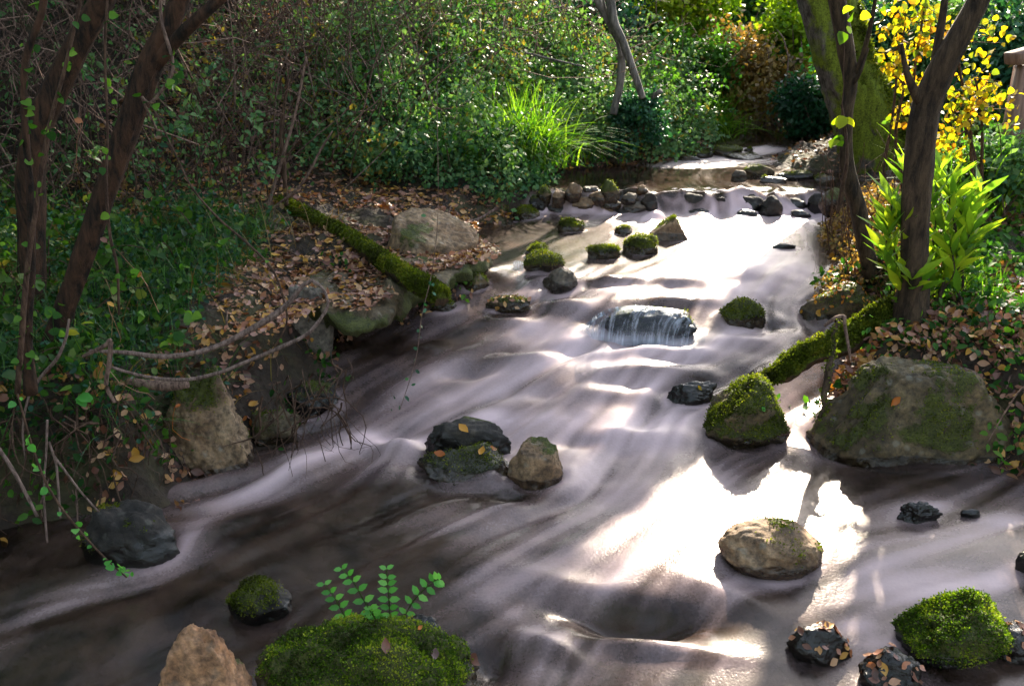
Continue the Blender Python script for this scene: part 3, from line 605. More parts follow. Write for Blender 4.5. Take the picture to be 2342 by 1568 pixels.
def water_mat():
    m, t, out = newmat('stream_water'); tc = nd(t, 'ShaderNodeTexCoord').outputs['Object']
    fa = attr(t, 'foam'); n1 = noise(t, 5, 5, .65, tc, .6); n2 = noise(t, 110, 3, .7, tc)
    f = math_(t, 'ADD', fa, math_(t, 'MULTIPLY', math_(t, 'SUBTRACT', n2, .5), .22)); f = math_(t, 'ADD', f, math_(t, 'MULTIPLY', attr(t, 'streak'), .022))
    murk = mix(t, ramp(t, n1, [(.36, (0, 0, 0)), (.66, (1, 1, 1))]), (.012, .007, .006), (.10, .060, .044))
    col = mix(t, ramp(t, f, [(.0, (0, 0, 0)), (.9, (1, 1, 1))]), murk, (.54, .41, .43))  # same pale colour for real foam and painted glare
    dif = nd(t, 'ShaderNodeBsdfDiffuse'); t.links.new(col, dif.inputs[0])
    tra = nd(t, 'ShaderNodeBsdfTransparent'); tra.inputs[0].default_value = (.42, .38, .20, 1)
    opq = ramp(t, f, [(.0, (.45, .45, .45)), (.35, (.93, .93, .93)), (.6, (1, 1, 1))])
    ms = nd(t, 'ShaderNodeMixShader'); t.links.new(opq, ms.inputs[0]); t.links.new(tra.outputs[0], ms.inputs[1]); t.links.new(dif.outputs[0], ms.inputs[2])
    gl = nd(t, 'ShaderNodeBsdfGlossy', Roughness=.3); gl.inputs[0].default_value = (1, .94, .90, 1)
    sy = nd(t, 'ShaderNodeSeparateXYZ'); t.links.new(tc, sy.inputs[0]); far_ = ramp(t, math_(t, 'MULTIPLY', sy.outputs[1], .1), [(.60, (1, 1, 1)), (.625, (0, 0, 0))])
    rg = math_(t, 'MAXIMUM', ramp(t, f, [(.0, (.07, .07, .07)), (.12, (.20, .20, .20)), (.5, (.40, .40, .40))]), math_(t, 'MULTIPLY', far_, .22)); t.links.new(rg, gl.inputs['Roughness'])
    b = bump(t, math_(t, 'ADD', math_(t, 'MULTIPLY', n2, .35), n1), .25, .01); t.links.new(b, gl.inputs['Normal']); t.links.new(ramp(t, f, [(.0, (.05, .05, .05)), (.25, (.4, .4, .4))]), b.node.inputs['Strength'])
    fr = nd(t, 'ShaderNodeFresnel', IOR=1.35); m2 = nd(t, 'ShaderNodeMixShader'); t.links.new(fr.outputs[0], m2.inputs[0])
    t.links.new(ms.outputs[0], m2.inputs[1]); t.links.new(gl.outputs[0], m2.inputs[2]); t.links.new(m2.outputs[0], out.inputs[0]); return m
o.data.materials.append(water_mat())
# falling veils
def veil_mat():
    m, t, out = newmat('falling_water'); uv = nd(t, 'ShaderNodeTexCoord').outputs['UV']
    mp = nd(t, 'ShaderNodeMapping'); mp.inputs['Scale'].default_value = (24, 1.0, 1); t.links.new(uv, mp.inputs[0])
    n = noise(t, 1.0, 5, .7, mp.outputs[0], .5); f = ramp(t, n, [(.47, (.0, .0, .0)), (.74, (1, 1, 1))])
    sx = nd(t, 'ShaderNodeSeparateXYZ'); t.links.new(uv, sx.inputs[0])
    f = math_(t, 'ADD', math_(t, 'MULTIPLY', f, .8), ramp(t, sx.outputs[1], [(.0, (0, 0, 0)), (.75, (.05, .05, .05)), (1, (.7, .7, .7))]))
    d = nd(t, 'ShaderNodeBsdfPrincipled', Roughness=.55); d.inputs['Base Color'].default_value = (.50, .56, .68, 1)
    tr = nd(t, 'ShaderNodeBsdfTransparent'); tr.inputs[0].default_value = (.75, .8, .85, 1)
    f = math_(t, 'MULTIPLY', math_(t, 'MINIMUM', f, .95), ramp(t, sx.outputs[0], [(.0, (0, 0, 0)), (.10, (1, 1, 1)), (.88, (1, 1, 1)), (1, (0, 0, 0))]))
    f = math_(t, 'MULTIPLY', f, ramp(t, sx.outputs[1], [(.9, (1, 1, 1)), (1, (.3, .3, .3))]))
    ms = nd(t, 'ShaderNodeMixShader'); t.links.new(f, ms.inputs[0]); t.links.new(tr.outputs[0], ms.inputs[1]); t.links.new(d.outputs[0], ms.inputs[2])
    t.links.new(ms.outputs[0], out.inputs[0]); return m
VM = veil_mat()
def veil(name, lip, foot, label, n=60, k=14):
    """lip/foot: rows (px,py,z) left to right"""
    A = smooth_path([at(a, b, z) for a, b, z in lip], n); Bt = smooth_path([at(a, b, z) for a, b, z in foot], n)
    v = np.linspace(0, 1, k)[:, None, None]; back = np.array([0, .05, .004])
    hor = 1-(1-v)**1.9; ver = v**1.9
    P = A[None]+(Bt-A)[None]*np.concatenate([hor, hor, ver], -1)
    P = np.concatenate([(A+back)[None], P]); k += 1
    j = fbm(np.stack([np.tile(np.linspace(0, 14, n), k), np.zeros(n*k), np.zeros(n*k)], -1), 3, 3).reshape(k, n)
    P[..., 1] -= j*.012*np.linspace(0, 1, k)[:, None]
    u, vv = np.meshgrid(np.linspace(0, 1, n), np.linspace(0, 1, k))
    return tag(mesh_obj(name, P.reshape(-1, 3), gridfaces(n, k), VM, uv=np.stack([u.ravel(), vv.ravel()], -1)), label, kind='structure')
veil('waterfall_veil', [(1343,758,.235),(1362,732,.285),(1408,712,.318),(1470,707,.325),(1530,716,.310),(1578,734,.278),(1602,756,.235)], [(1326,758,.17),(1350,778,.155),(1410,788,.15),(1480,794,.145),(1545,795,.145),(1612,780,.16)], 'small fan of falling water in the middle of the rapids')
veil('waterfall_veil', [(1172,605,.32),(1185,603,.32),(1202,606,.32)], [(1174,645,.22),(1187,650,.22),(1202,648,.22)], 'tiny blue waterfall at the left of the rapids', 20)
# ---------------------------------------------------------------- slab, logs
def slab(name, outline, zt, th, mat, label, cat):
    th_ = th
    pts = np.array([at(a, b, zt)[:2] for a, b in outline]); c = pts.mean(0)
    q = smooth_path(np.vstack([pts, pts[:1]]), 160)[:-1]; n = len(q); V = []; rings = []
    prof = [(.0, .02), (.35, .02), (.6, .015), (.8, .01), (.93, .004), (.985, -.012), (1.0, -.035), (.995, -.07), (.97, -.11), (.9, -.15), (.8, -.17)]
    for s, dz in prof[1:]:
        V.append(np.column_stack([c+(q-c)*s, np.full(n, zt+dz*(th/.15 if dz < -.02 else 1))]))
    K = len(V); V = np.concatenate(V); d = fbm(V*7, 5, 12, .6)*.026; V[:, 2] += d; V[:, :2] += norm(V[:, :2]-c)*(fbm(V*6+9, 5, 13, .6)*.06)[:, None]
    F = np.array([[k*n+i, (k+1)*n+i, (k+1)*n+(i+1) % n, k*n+(i+1) % n] for k in range(K-1) for i in range(n)])
    V = np.vstack([V, [[c[0], c[1], zt+.02]]]); F2 = np.array([[len(V)-1, i, (i+1) % n] for i in range(n)])
    mm = np.clip(.35+fbm(V*4, 3, 2)*.5+(V[:, 2] < zt-.01)*.25, 0, 1)
    r = thing(name, label, cat, (c[0], c[1], zt-th)); mesh_obj('stone', V, [F, F2], RK[mat], r, {'moss': mm, 'wet': np.zeros(len(V))}); return r
slab('stone_slab', [(650,620),(700,680),(765,722),(840,728),(900,700),(930,660),(1000,640),(1085,600),(1100,560),(1060,500),(960,480),(800,480),(640,490),(520,520),(560,580)], .40, .11, 'olive', 'wide flat mossy stone slab strewn with fallen leaves on the left bank', 'stone slab')
SLABPX = [(650,620),(700,680),(765,715),(840,722),(895,694),(925,654),(995,634),(1080,596),(1095,560),(1055,500),(960,480),(800,480),(640,490),(520,520),(560,580)]

def log(name, pts, mat, label, cat, rough=.14, sides=28, n=60, fuzz=0, seed=4):
    q = pxpath(pts); q[:, 3] *= (.75 if name != 'thin_trunk' else 1); q[1:-1, :3] += rng.normal(size=(len(q)-2, 3))*.008; V, F = trunk(q, sides, n, .28, seed); r = thing(name, label, cat, q[0, :3])
    mesh_obj('trunk', V, F, B[mat], r)
    if fuzz:
        C = smooth_path(q, n); Cc = np.repeat(C[:, :3], sides, 0); N = norm(V[:-2]-Cc); mk = np.clip(.42+N[:, 2]*.7+.5*fbm(V[:-2]*5, 2, 7), 0, 1)
        moss_blades(V[:-2], N, mk, fuzz*2, .011, G['moss'], r)
    return r
log('mossy_log', [(640,462,5.35,34),(700,485,5.1,38),(770,528,4.75,46),(850,580,4.35,52),(925,622,4.05,60),(980,655,3.85,66),(1012,680,3.72,58)], 'log', 'straight moss covered log lying across the leafy slab', 'log', fuzz=14000)
log('mossy_log', [(1752,868,3.42,36),(1790,848,3.45,62),(1850,820,3.5,74),(1920,778,3.56,84),(1990,738,3.6,84),(2040,705,3.62,80),(2085,690,3.66,66)], 'log', 'thick mossy root log running from the right tree down into the stream', 'log', fuzz=12000, seed=9)
# ---------------------------------------------------------------- trees
def tree(name, label, trunks, mat, crown=None, cmat='mid', group=None, sides=24, n=50, rough=.12, leafkind='oval', moss=0, seed=3, twigs=0):
    """trunks: list of pixel paths; crown: list of (x,y,z,rx,ry,rz,n,leafsize)"""
    q0 = pxpath(trunks[0]); base = q0[0, :3]; r = thing(name, label, 'tree', base, group)
    for i, tp in enumerate(trunks):
        q = pxpath(tp) if len(tp[0]) == 4 and tp[0][0] > 20 or tp[0][0] < -20 or i == 0 else np.array(tp)
        V, F = trunk(q, sides if i == 0 else max(8, sides-6), n, rough, seed+i); mesh_obj('trunk' if i == 0 else 'branch', V, F, B[mat], r)
        if moss and i < 2:
            C = smooth_path(q, n); s = sides if i == 0 else max(8, sides-6); Cc = np.repeat(C[:, :3], s, 0); N = norm(V[:-2]-Cc)
            mk = np.clip(.25+N[:, 0]*.5+N[:, 2]*.8+.6*fbm(V[:-2]*4, 3, 7), 0, 1); moss_blades(V[:-2], N, mk, moss*2, .02, G['moss'], r)
    if crown:
        b = Bag(); tw = []
        for (x, y, z, a, bb, c_, nn, sz) in crown:
            P = leafcloud(b, (x, y, z), (a, bb, c_), nn, sz, leafkind, clumps=26, cr=.22)
            tip = smooth_path(q0, 10)[-1, :3]; e = P[rng.integers(0, len(P), 14)]; tw.append(wander(np.repeat(tip[None], 14, 0), e, 9, .12))
        b.build('crown', G[cmat], r, False)
        T = np.concatenate(tw); V, F = tubes(T, np.linspace(.03, .006, 9)[None], 5); bb_ = Bag(); bb_.add(V, F); bb_.build('limbs', B[mat], r)
    return r
tree('mossy_tree', 'thick mossy twin trunk tree leaning left over the far right bank', [
  [(2020,455,7.0,175),(2005,390,7.0,160),(1985,330,7.0,150),(1958,250,7.0,128),(1928,180,7.0,118),(1900,100,7.0,112),(1874,0,7.0,116),(1835,-120,7.0,104),(1755,-250,7.0,92),(1670,-380,7.0,84),(1560,-600,6.9,70)],
  [(2045,400,6.9,70),(2035,335,6.9,88),(2012,270,6.9,92),(1988,200,6.92,84),(1965,120,6.95,66),(1948,50,6.98,54),(1915,-60,7.0,50),(1840,-190,7.0,46),(1750,-330,7.1,42)]],
  'veryMossy', [(.5,6.9,4.9,1.1,.9,.7,5200,.08),(-.8,6.8,5.0,1.1,.9,.7,3800,.08)], 'mid', moss=9000, sides=36, n=70, rough=.16)
tree('slender_tree', 'slender dark tree with a kinked stem in front of the mossy trunks', [
  [(1995,640,4.35,46),(1975,540,4.35,44),(1962,470,4.35,42),(1945,415,4.35,40),(1936,350,4.35,34),(1938,260,4.35,30),(1946,190,4.35,34),(1935,110,4.35,44),(1915,0,4.35,46),(1895,-120,4.35,40),(1860,-400,4.3,30)],
  [(1950,185,4.35,16),(1975,120,4.3,14),(1995,40,4.25,12),(2010,-60,4.2,10)],
  [(1945,200,4.35,12),(1965,170,4.3,10),(1985,110,4.3,8)]], 'brown', sides=18, seed=11)
tree('leaning_tree', 'dark barked tree leaning right beside the lance leaved bush', [
  [(2078,775,3.55,120),(2082,720,3.55,90),(2088,620,3.55,74),(2092,520,3.55,70),(2098,420,3.55,72),(2106,320,3.55,74),(2122,230,3.55,72),(2155,150,3.52,66),(2195,80,3.5,62),(2238,0,3.48,56),(2275,-90,3.45,50),(2330,-330,3.4,40)],
  [(2110,240,3.55,34),(2085,195,3.52,22),(2070,150,3.5,14),(2062,100,3.5,9)],
  [(2130,215,3.55,26),(2142,120,3.55,22),(2156,40,3.56,20),(2168,-60,3.58,18)]], 'brown', [(2.6,3.5,3.4,.8,.9,.5,1500,.06)], 'mid', sides=26, seed=21)
tree('dark_tree', 'nearest dark leaning tree on the left that forks near the top', [
  [(95,905,2.95,74),(108,830,2.95,58),(150,700,2.95,54),(200,560,2.95,56),(248,420,2.95,56),(298,280,2.95,60),(342,150,2.95,64),(385,60,2.95,54),(430,-40,2.95,48),(520,-300,2.9,36)],
  [(335,170,2.95,40),(385,110,2.93,36),(450,45,2.9,32),(520,-20,2.9,28),(640,-160,2.85,22)]], 'red', [(-1.3,2.6,3.0,1.0,1.0,.55,1300,.06),(-.4,2.9,3.4,1.0,.9,.5,1000,.06)], 'dark', sides=26, seed=31)
tree('dark_tree', 'ivy clad dark tree leaning right at the far left edge', [
  [(60,760,3.5,80),(72,640,3.5,70),(74,520,3.5,66),(70,400,3.5,70),(85,300,3.5,72),(125,210,3.5,68),(180,100,3.5,64),(235,0,3.5,60),(300,-140,3.5,50),(420,-400,3.5,36)]], 'red', [(-2.4,3.6,3.1,.9,.9,.6,1800,.06)], 'dark', sides=22, seed=41)
tree('bare_tree', 'thin pale bare tree with two crossing stems above the bramble mound', [
  [(1402,262,7.2,20),(1418,190,7.2,20),(1420,110,7.2,20),(1398,60,7.2,22),(1365,0,7.2,20),(1320,-90,7.2,16)],
  [(1470,225,7.1,18),(1448,160,7.1,20),(1425,95,7.1,22),(1405,50,7.1,24),(1396,-10,7.1,24),(1390,-120,7.1,20)],
  [(1420,130,7.15,9),(1405,70,7.15,8),(1385,20,7.15,7),(1370,-40,7.15,6)]], 'grey', sides=12, seed=51)
tree('added_shade_tree', 'tall added tree in the hollow, its unseen high crown shading the stream', [  # crown placed out of view to keep sun off the left water
  [(1208,330,10.6,50),(1215,200,10.6,46),(1222,60,10.6,42),(1235,-150,10.5,38),(1260,-500,10.3,28)]], 'brown', [(1.3,9.8,4.9,1.2,.8,1.5,11000,.10),(-.7,9.7,5.0,1.5,.8,1.5,10000,.10),(2.45,9.8,4.8,.55,.5,1.0,6500,.09),(.9,9.6,3.7,1.0,.6,.5,6000,.09)], 'mid', sides=12, n=30, seed=61)
tree('added_shade_tree', 'tall added tree high on the left slope, its unseen crown shading the left bank', [  # crowns placed out of view to darken the left bank and its water
  [(560,60,8.6,60),(580,-60,8.6,56),(600,-250,8.5,48),(640,-500,8.4,34)]], 'brown', [(-2.2,8.4,4.2,1.3,.9,1.1,6000,.10),(-3.4,7.6,4.4,1.3,.9,1.1,5000,.10),(-1.7,6.2,4.3,1.1,.9,.5,2200,.09)], 'mid', sides=12, n=30, seed=62)
# ivy covered stump
r = thing('ivy_stump', 'broken stump wrapped in dark ivy on the far left bank', 'tree stump', atY(1410, 365, 7.4))
q = pxpath([(1405,372,7.4,34),(1430,330,7.4,32),(1462,290,7.4,30),(1478,240,7.4,30),(1480,222,7.4,22)]); V, F = trunk(q, 14, 24, .2, 5); mesh_obj('trunk', V, F, B['brown'], r)
q = pxpath([(1478,232,7.4,18),(1495,220,7.35,16),(1512,208,7.3,14)]); V, F = trunk(q, 10, 10, .1, 6); mesh_obj('broken_branch', V, F, B['grey'], r)
b = Bag()
for (px, py, rx, ry, n) in [(1462,260,40,34,1500),(1432,265,24,30,600),(1475,225,26,16,400),(1425,330,26,30,600),(1500,290,12,40,400)]:
    c = atY(px, py, 7.4); s = depth(c)/FPX; leafcloud(b, c, (rx*s, .12, ry*s), n, .04, 'oval', 16, .3)
b.build('ivy', G['dark'], r, False)

# ---------------------------------------------------------------- undergrowth helpers
def shrub(name, label, px, py, rx, ry, Y, n, size, mat, cat='shrub', kind='tiny', clumps=40, cr=.2, thick=None, twigs=30, group=None, tmat='twig', shell=.45, up=.6):
    c = atY(px, py, Y); s = depth(c)/FPX; R = (rx*s, thick or rx*s*.8, ry*s); gz = g1(c[0], c[1]); base = np.array([c[0], c[1], gz])
    r = thing(name, label, cat, base, group); b = Bag()
    P = leafcloud(b, c, R, n, size, kind, clumps, cr, shell=shell, up=up); b.build('foliage', G[mat], r, False)
    e = P[rng.integers(0, len(P), twigs)]; st = base+rng.normal(size=(twigs, 3))*np.array([rx*s*.15, .08, .01])
    st[:, 2] = np.minimum(ground(st[:, 0], st[:, 1])-.03, e[:, 2]-.05)
    V, F = tubes(wander(st, e, 9, .12), np.linspace(.008, .003, 9)[None]*max(1, Y/6), 4); bb = Bag(); bb.add(V, F); bb.build('stems', B[tmat], r); return r
SHR = [
 ('tree','yellow green tree at the top, right of the bare tree',1545,60,110,110,10.5,9000,.075,'sunny'),
 ('tree','tall blue green tree in the far background at the top',1690,40,120,90,12.5,8000,.085,'bramble'),
 ('bush','brown leafless looking bush over the dark hollow upstream',1690,185,105,100,9.4,6500,.055,'brown'),
 ('bush','fresh green bush between the brown bush and the mossy trunks',1800,120,80,110,9.8,8000,.065,'sunny'),
 ('shrub','dark round teal shrub on the shore of the gravel bar',1850,265,78,72,8.7,6500,.05,'dark'),
 ('bush','green bush low behind the far left grass clump',1590,190,80,110,9.2,7500,.055,'mid'),
 ('bush','blue green bush seen between mossy tree and leaning tree',2010,120,100,140,8.2,9000,.06,'dark'),
 ('bush','blue green bush behind the yellow sapling',2160,180,120,170,7.6,9000,.06,'bramble'),
 ('bush','dark bush behind the railing at the right edge',2310,170,90,150,6.9,7000,.055,'dark'),
 ('bush','dense dark tree crown in the hollow behind the bramble mound',1310,70,170,120,10.5,12000,.07,'dark'),
 ('bush','yellow tinged bush to the left of the teal shore shrub',1770,200,60,60,9.6,4000,.055,'mid'),
 ('bush','low leafy bush on the right bank by the path',2270,400,110,60,4.9,3500,.045,'bramble'),
]
for i, (cat, lb, px, py, rx, ry, Y_, n, sz, mt) in enumerate(SHR):
    shrub('background_'+cat if cat != 'tree' else 'background_tree', lb, px, py, rx, ry, Y_, n, sz, mt, cat, group='bushes and trees behind the stream')
# far wood behind everything
b = Bag()
for k in range(46):
    x = -13+k*.62+rng.normal()*.3; y = 12.5+rng.random()*3; z = .3+rng.random()*2.3
    leafcloud(b, (x, y, z), (1.2, .9, .8), 1500, .11, 'tiny', 18, .25)
tag(b.build('far_wood', G['mid'], None, False), 'far wood closing the view behind the bushes', 'wood', kind='stuff')
b = Bag()
for k in range(16):
    leafcloud(b, (1.5+rng.random()*5.5, 11.6+rng.random()*1.6, .6+rng.random()*2.0), (.8, .6, .8), 900, .09, 'tiny', 16, .3)
tag(b.build('sunlit_wood', G['sunny'], None, False), 'sunlit yellow green leaves of the far wood upstream', 'wood', kind='stuff')
b = Bag()
for k in range(62):
    a_ = rng.uniform(rad(78), rad(330)) if k % 3 else rng.uniform(rad(285), rad(325)); d_ = rng.uniform(6.0, 9.5); leafcloud(b, (d_*math.sin(a_), d_*math.cos(a_)+1, 1+rng.random()*6.0), (1.6, 1.4, 1.3), 700, .20, 'tiny', 16, .3)
tag(b.build('added_wood', G['mid'], None, False), 'added wood, mostly out of view, cutting sky light on the left, right and near sides', 'wood', kind='stuff')  # put round the camera, mostly unseen, to cut the sky fill
# surface cover following the slope
def scatter(n, xr, yr, cond=None):
    x = rng.uniform(*xr, n); y = rng.uniform(*yr, n); z = ground(x, y); dl = seg_dist(x, y, LB); dr = seg_dist(x, y, RB); ins = inside(x, y)
    k = ~ins
    if cond is not None: k &= cond(x, y, z, dl, dr)
    return np.stack([x, y, z], -1)[k], dl[k], dr[k]
def cover(bag, P, hmin, hmax, size, kind='tiny', per=1, patch=1.6, thr=-.2, up=.7):
    f = fbm2(P[:, 0]+P[:, 2], P[:, 1]-P[:, 2], patch, 3, 44); P = P[f > thr]; f = f[f > thr]
    h = hmin+(hmax-hmin)*rng.random(len(P))**.7*(.35+1.1*np.clip(f+.5, 0, 1.2))*(.75+1.3*np.clip(fbm2(P[:, 0], P[:, 1], 4.5, 2, 47), -.4, .8)); Q = P+np.stack([rng.normal(size=len(P))*.05, rng.normal(size=len(P))*.05, h], -1)
    N = norm(np.array([.0, -.45, up])+rng.normal(size=Q.shape)*.5)
    V, F, a = leaves(Q, rand_dirs(len(Q))-np.array([0, .3, .2]), N, size*(.6+.8*rng.random(len(Q))), kind, np.clip(.5+f*.5+rng.normal(size=len(Q))*.2, 0, 1)); bag.add(V, F, a)
thick_c = lambda x, y, z, dl, dr: (dl < dr) & ((dl > lerp(y, [2.5,3.5,5,5.8,6.3,8,12], [1.3,1.6,1.8,.9,.2,.05,.1])))
P, dl, dr = scatter(420000, (-8, 1.5), (3.2, 13), thick_c); P = P[rng.random(len(P)) < np.clip(1.3-.08*P[:, 1], .2, 1)]
hm = np.clip(.3+.5*(ground(P[:, 0], P[:, 1])-.4), .15, 1.3)
f = fbm(P*np.array([1.3, 1.3, 1.3]), 3, 61); k = (f > -.30) & ~((P[:, 0] > -.5) & (P[:, 1] > 8.6) & (f < .35)) & ((P[:, 0] > -1.0) | (rng.random(len(P)) < .55)); P, f, hm = P[k], f[k], hm[k]
b = Bag(); Q = P+np.stack([rng.normal(size=len(P))*.06, rng.normal(size=len(P))*.06, hm*rng.random(len(P))], -1)
N = norm(np.array([0, -.5, .6])+rng.normal(size=Q.shape)*.55)
V, F, a = leaves(Q, rand_dirs(len(Q))-np.array([0, .2, .2]), N, (.018+.0034*Q[:, 1])*(.45+1.1*rng.random(len(Q))**1.5), 'tiny', np.clip(.45+f*.5+rng.normal(size=len(Q))*.2, 0, 1)); b.add(V, F, a)
tag(b.build('bramble_thicket', G['bramble'], None, False), 'dense small leaved bramble thicket covering the left hillside', 'bramble', kind='stuff')
P, dl, dr = scatter(9000, (-7, 1.0), (3.6, 9.5), lambda x, y, z, dl, dr: (dl < dr) & (dl > lerp(y, [3, 5, 5.8, 6.5, 8], [1.7,1.9,1.1,.9,.8])))
P = np.concatenate([P[:3200], P[P[:, 0] < -1.0][:1800]]); L = .5+1.3*rng.random(len(P)); e = P+np.stack([rng.normal(size=len(P))*.5, -.25*L+rng.normal(size=len(P))*.3, L*(.35+.6*rng.random(len(P)))], -1)
V, F = tubes(wander(P, e, 9, .22), (np.linspace(.0048, .0017, 9)[None]*(.6+.9*rng.random((len(P), 1)))), 3); b = Bag(); b.add(V, F, 0)
tag(b.build('twig_tangle', B['twig'], None), 'tangle of bare grey twigs in the left thicket', 'twigs', kind='stuff')
# lighter bramble mound and bank cover on the far left bank
P, dl, dr = scatter(90000, (-1.4, 2.2), (5.9, 9.6), lambda x, y, z, dl, dr: (dl < dr) & (dl < 2.6) & (dl > .03))
b = Bag(); cover(b, P, .05, .45, .038, 'tiny', thr=-.45); tag(b.build('bramble_mound', G['bramble'], None, False), 'sunlit bramble mound between the grass clump and the bare tree', 'bramble', kind='stuff')
# right bank cover
P, dl, dr = scatter(110000, (1.4, 7.5), (5.2, 12), lambda x, y, z, dl, dr: (dr < dl) & (dr > lerp(y, [3, 5, 6.5, 7.5, 9], [1.6,1.2,1.3,.6,.3])))
b = Bag(); cover(b, P, .03, .5, .045, 'tiny', thr=-.35); tag(b.build('ground_cover', G['bramble'], None, False), 'low brambles on the slope behind the right trees', 'ground cover', kind='stuff')
P, dl, dr = scatter(5200, (1.5, 4.0), (3.3, 5.6), lambda x, y, z, dl, dr: (dr < dl) & (dr > .1)); f = fbm2(P[:, 0], P[:, 1], 2.4, 2, 77); P = P[f > .12]
b = Bag(); cover(b, P, .01, .12, .04, 'oval', thr=-2); tag(b.build('ivy_cover', G['mid'], None, False), 'creeping green ivy on the ground of the right bank', 'ivy', kind='stuff')
# left foreground herbs
P, dl, dr = scatter(26000, (-3.6, -.7), (2.5, 4.9), lambda x, y, z, dl, dr: (dl < dr) & (dl > .16) & ((x < -1.3+.0*y) | (y < 3.3)))
f = fbm2(P[:, 0], P[:, 1], 1.8, 3, 91); P = P[f > -.25]
b = Bag(); cover(b, P[1::2], .01, .28, .034, 'oval', thr=-3); b2 = Bag(); cover(b2, P[::2], .02, .22, .026, 'oval', thr=-3); tag(b2.build('creeping_ivy', G['dark'], None, False), 'dark teal creeping plants between the herbs of the left bank', 'ivy', kind='stuff')
tag(b.build('herb_layer', G['herb'], None, False), 'low green herbs covering the left bank around the trunks', 'herbs', kind='stuff')
k = rng.choice(len(P), 9000); az = rng.random(9000)*6.28; lean = np.stack([np.cos(az), np.sin(az)], -1)
V, F, a = blades(P[k], .12+.32*rng.random(9000), lean, .0018, 6, 1.3); b = Bag(); b.add(V, F, a)
tag(b.build('fine_grass', G['grassdark'], None), 'fine dark drooping grass on the left bank', 'grass', kind='stuff')
def sprays(name, label, n, xr, yr, cond, H, nl, size, mat, kind='oval', tm='rtwig', fwd=-.25):
    P, dl, dr = scatter(n*12, xr, yr, cond); P = P[:n]; n = len(P); L = H*(.45+.9*rng.random(n)); az = rng.random(n)*6.28
    t = np.linspace(0, 1, 10)[None]; out = L*(.35+.6*rng.random(n))
    C = P[:, None]+np.stack([(np.cos(az)*out)[:, None]*t**1.5, ((np.sin(az)*.8+fwd)*out)[:, None]*t**1.5, L[:, None]*(t*1.25-.62*t**2.6)], -1)
    C += rng.normal(size=(n, 1, 3))*.02*t[..., None]; V, F = tubes(C, np.linspace(.0040, .0012, 10)[None], 4); r = Bag(); r.add(V, F)
    i = rng.integers(0, n, n*nl); k = rng.integers(3, 10, n*nl); Q = C[i, k]+rng.normal(size=(n*nl, 3))*.012; T = norm(C[i, np.minimum(k, 9)]-C[i, k-1])
    D = norm(rand_dirs(n*nl)+T*.5-[0, 0, .25]); V, F, a = leaves(Q, D, norm(np.array([0, -.35, .8])+rng.normal(size=(n*nl, 3))*.4), size*(.45+.8*rng.random(n*nl)), kind, np.clip(rng.random(n)[i]*.6+rng.random(n*nl)*.4, 0, 1)); b = Bag(); b.add(V, F, a)
    o = tag(b.build(name, G[mat], None, False), label, name.replace('_', ' '), kind='stuff'); r.build('stems', B[tm], o)
LC = lambda lo, hi: (lambda x, y, z, dl, dr: (dl < dr) & (dl > lo) & (dl < hi))
sprays('arching_brambles', 'arching leafy bramble shoots sticking out of the thicket', 270, (-5, 1.0), (4.6, 9), LC(.9, 5), .95, 26, .042, 'bramble', 'oval')
sprays('arching_shoots', 'arching pale green shoots on the bramble mound above the weir', 260, (-1.2, 2.0), (6.0, 9.2), LC(.12, 2.2), .62, 26, .046, 'mid', 'oval')
sprays('leafy_shoots', 'taller leafy shoots among the herbs of the left bank', 110, (-3.6, -1.45), (2.5, 4.2), LC(.15, 2.6), .36, 16, .040, 'herb', 'broad')
sprays('leafy_shoots', 'leafy shoots on the slope behind the right trees', 240, (1.9, 6), (4.6, 9.5), lambda x, y, z, dl, dr: (dr < dl) & (dr > .5), .75, 24, .046, 'mid', 'oval')
P, dl, dr = scatter(4000, (-3.6, -.9), (2.5, 5.2), LC(.12, 2.4)); k = rng.choice(len(P), 700); az = rng.random(700)*6.28
V, F, a = blades(P[k], .2+.35*rng.random(700), np.stack([np.cos(az), np.sin(az)], -1), .0022, 8, 1.5); b = Bag(); b.add(V, F, a); tag(b.build('dry_grass', G['brown'], None), 'dry arching grass blades between the herbs of the left bank', 'grass', kind='stuff')
# ---------------------------------------------------------------- leaf litter
P, dl, dr = scatter(26000, (-3.2, .2), (1.6, 4.4), lambda x, y, z, dl, dr: (dl < dr) & (dl < .34))
kk = fbm(P*3, 3, 15) > -.12
P7 = P[kk]; V, F, a = leaves(P7+rng.normal(size=P7.shape)*[.02, .02, .01]+[0, -.02, .02], rand_dirs(len(P7)), norm(np.array([.3, -.7, .6])+rng.normal(size=P7.shape)*.5), .036*(.4+.9*rng.random(len(P7))), 'curl')
b = Bag(); b.add(V, F, a*.75); tag(b.build('leaf_litter', G['litter'], None, False), 'dark dead leaves caught on the eroded face of the left bank', 'leaf litter', kind='stuff')
Pr, dl_, dr_ = scatter(30000, (1.0, 4.5), (2.3, 5.0), lambda x, y, z, dl, dr: (dr < dl) & (dr < .6))
Pq = Pr[fbm(Pr*3, 3, 25) > -.1]; V, F, a = leaves(Pq+rng.normal(size=Pq.shape)*[.02, .02, .01]+[0, -.02, .02], rand_dirs(len(Pq)), norm(np.array([-.2, -.7, .6])+rng.normal(size=Pq.shape)*.5), .036*(.4+.9*rng.random(len(Pq))), 'curl')
b = Bag(); b.add(V, F, a*.8); tag(b.build('leaf_litter', G['litter'], None, False), 'dead leaves caught on the slope behind the very large boulder', 'leaf litter', kind='stuff')
b = Bag(); cover(b, Pr[fbm(Pr*2.5+8, 3, 26) > .12], .01, .12, .034, 'oval', thr=-3); tag(b.build('ivy_cover', G['mid'], None, False), 'small green plants on the slope behind the very large boulder', 'plants', kind='stuff')
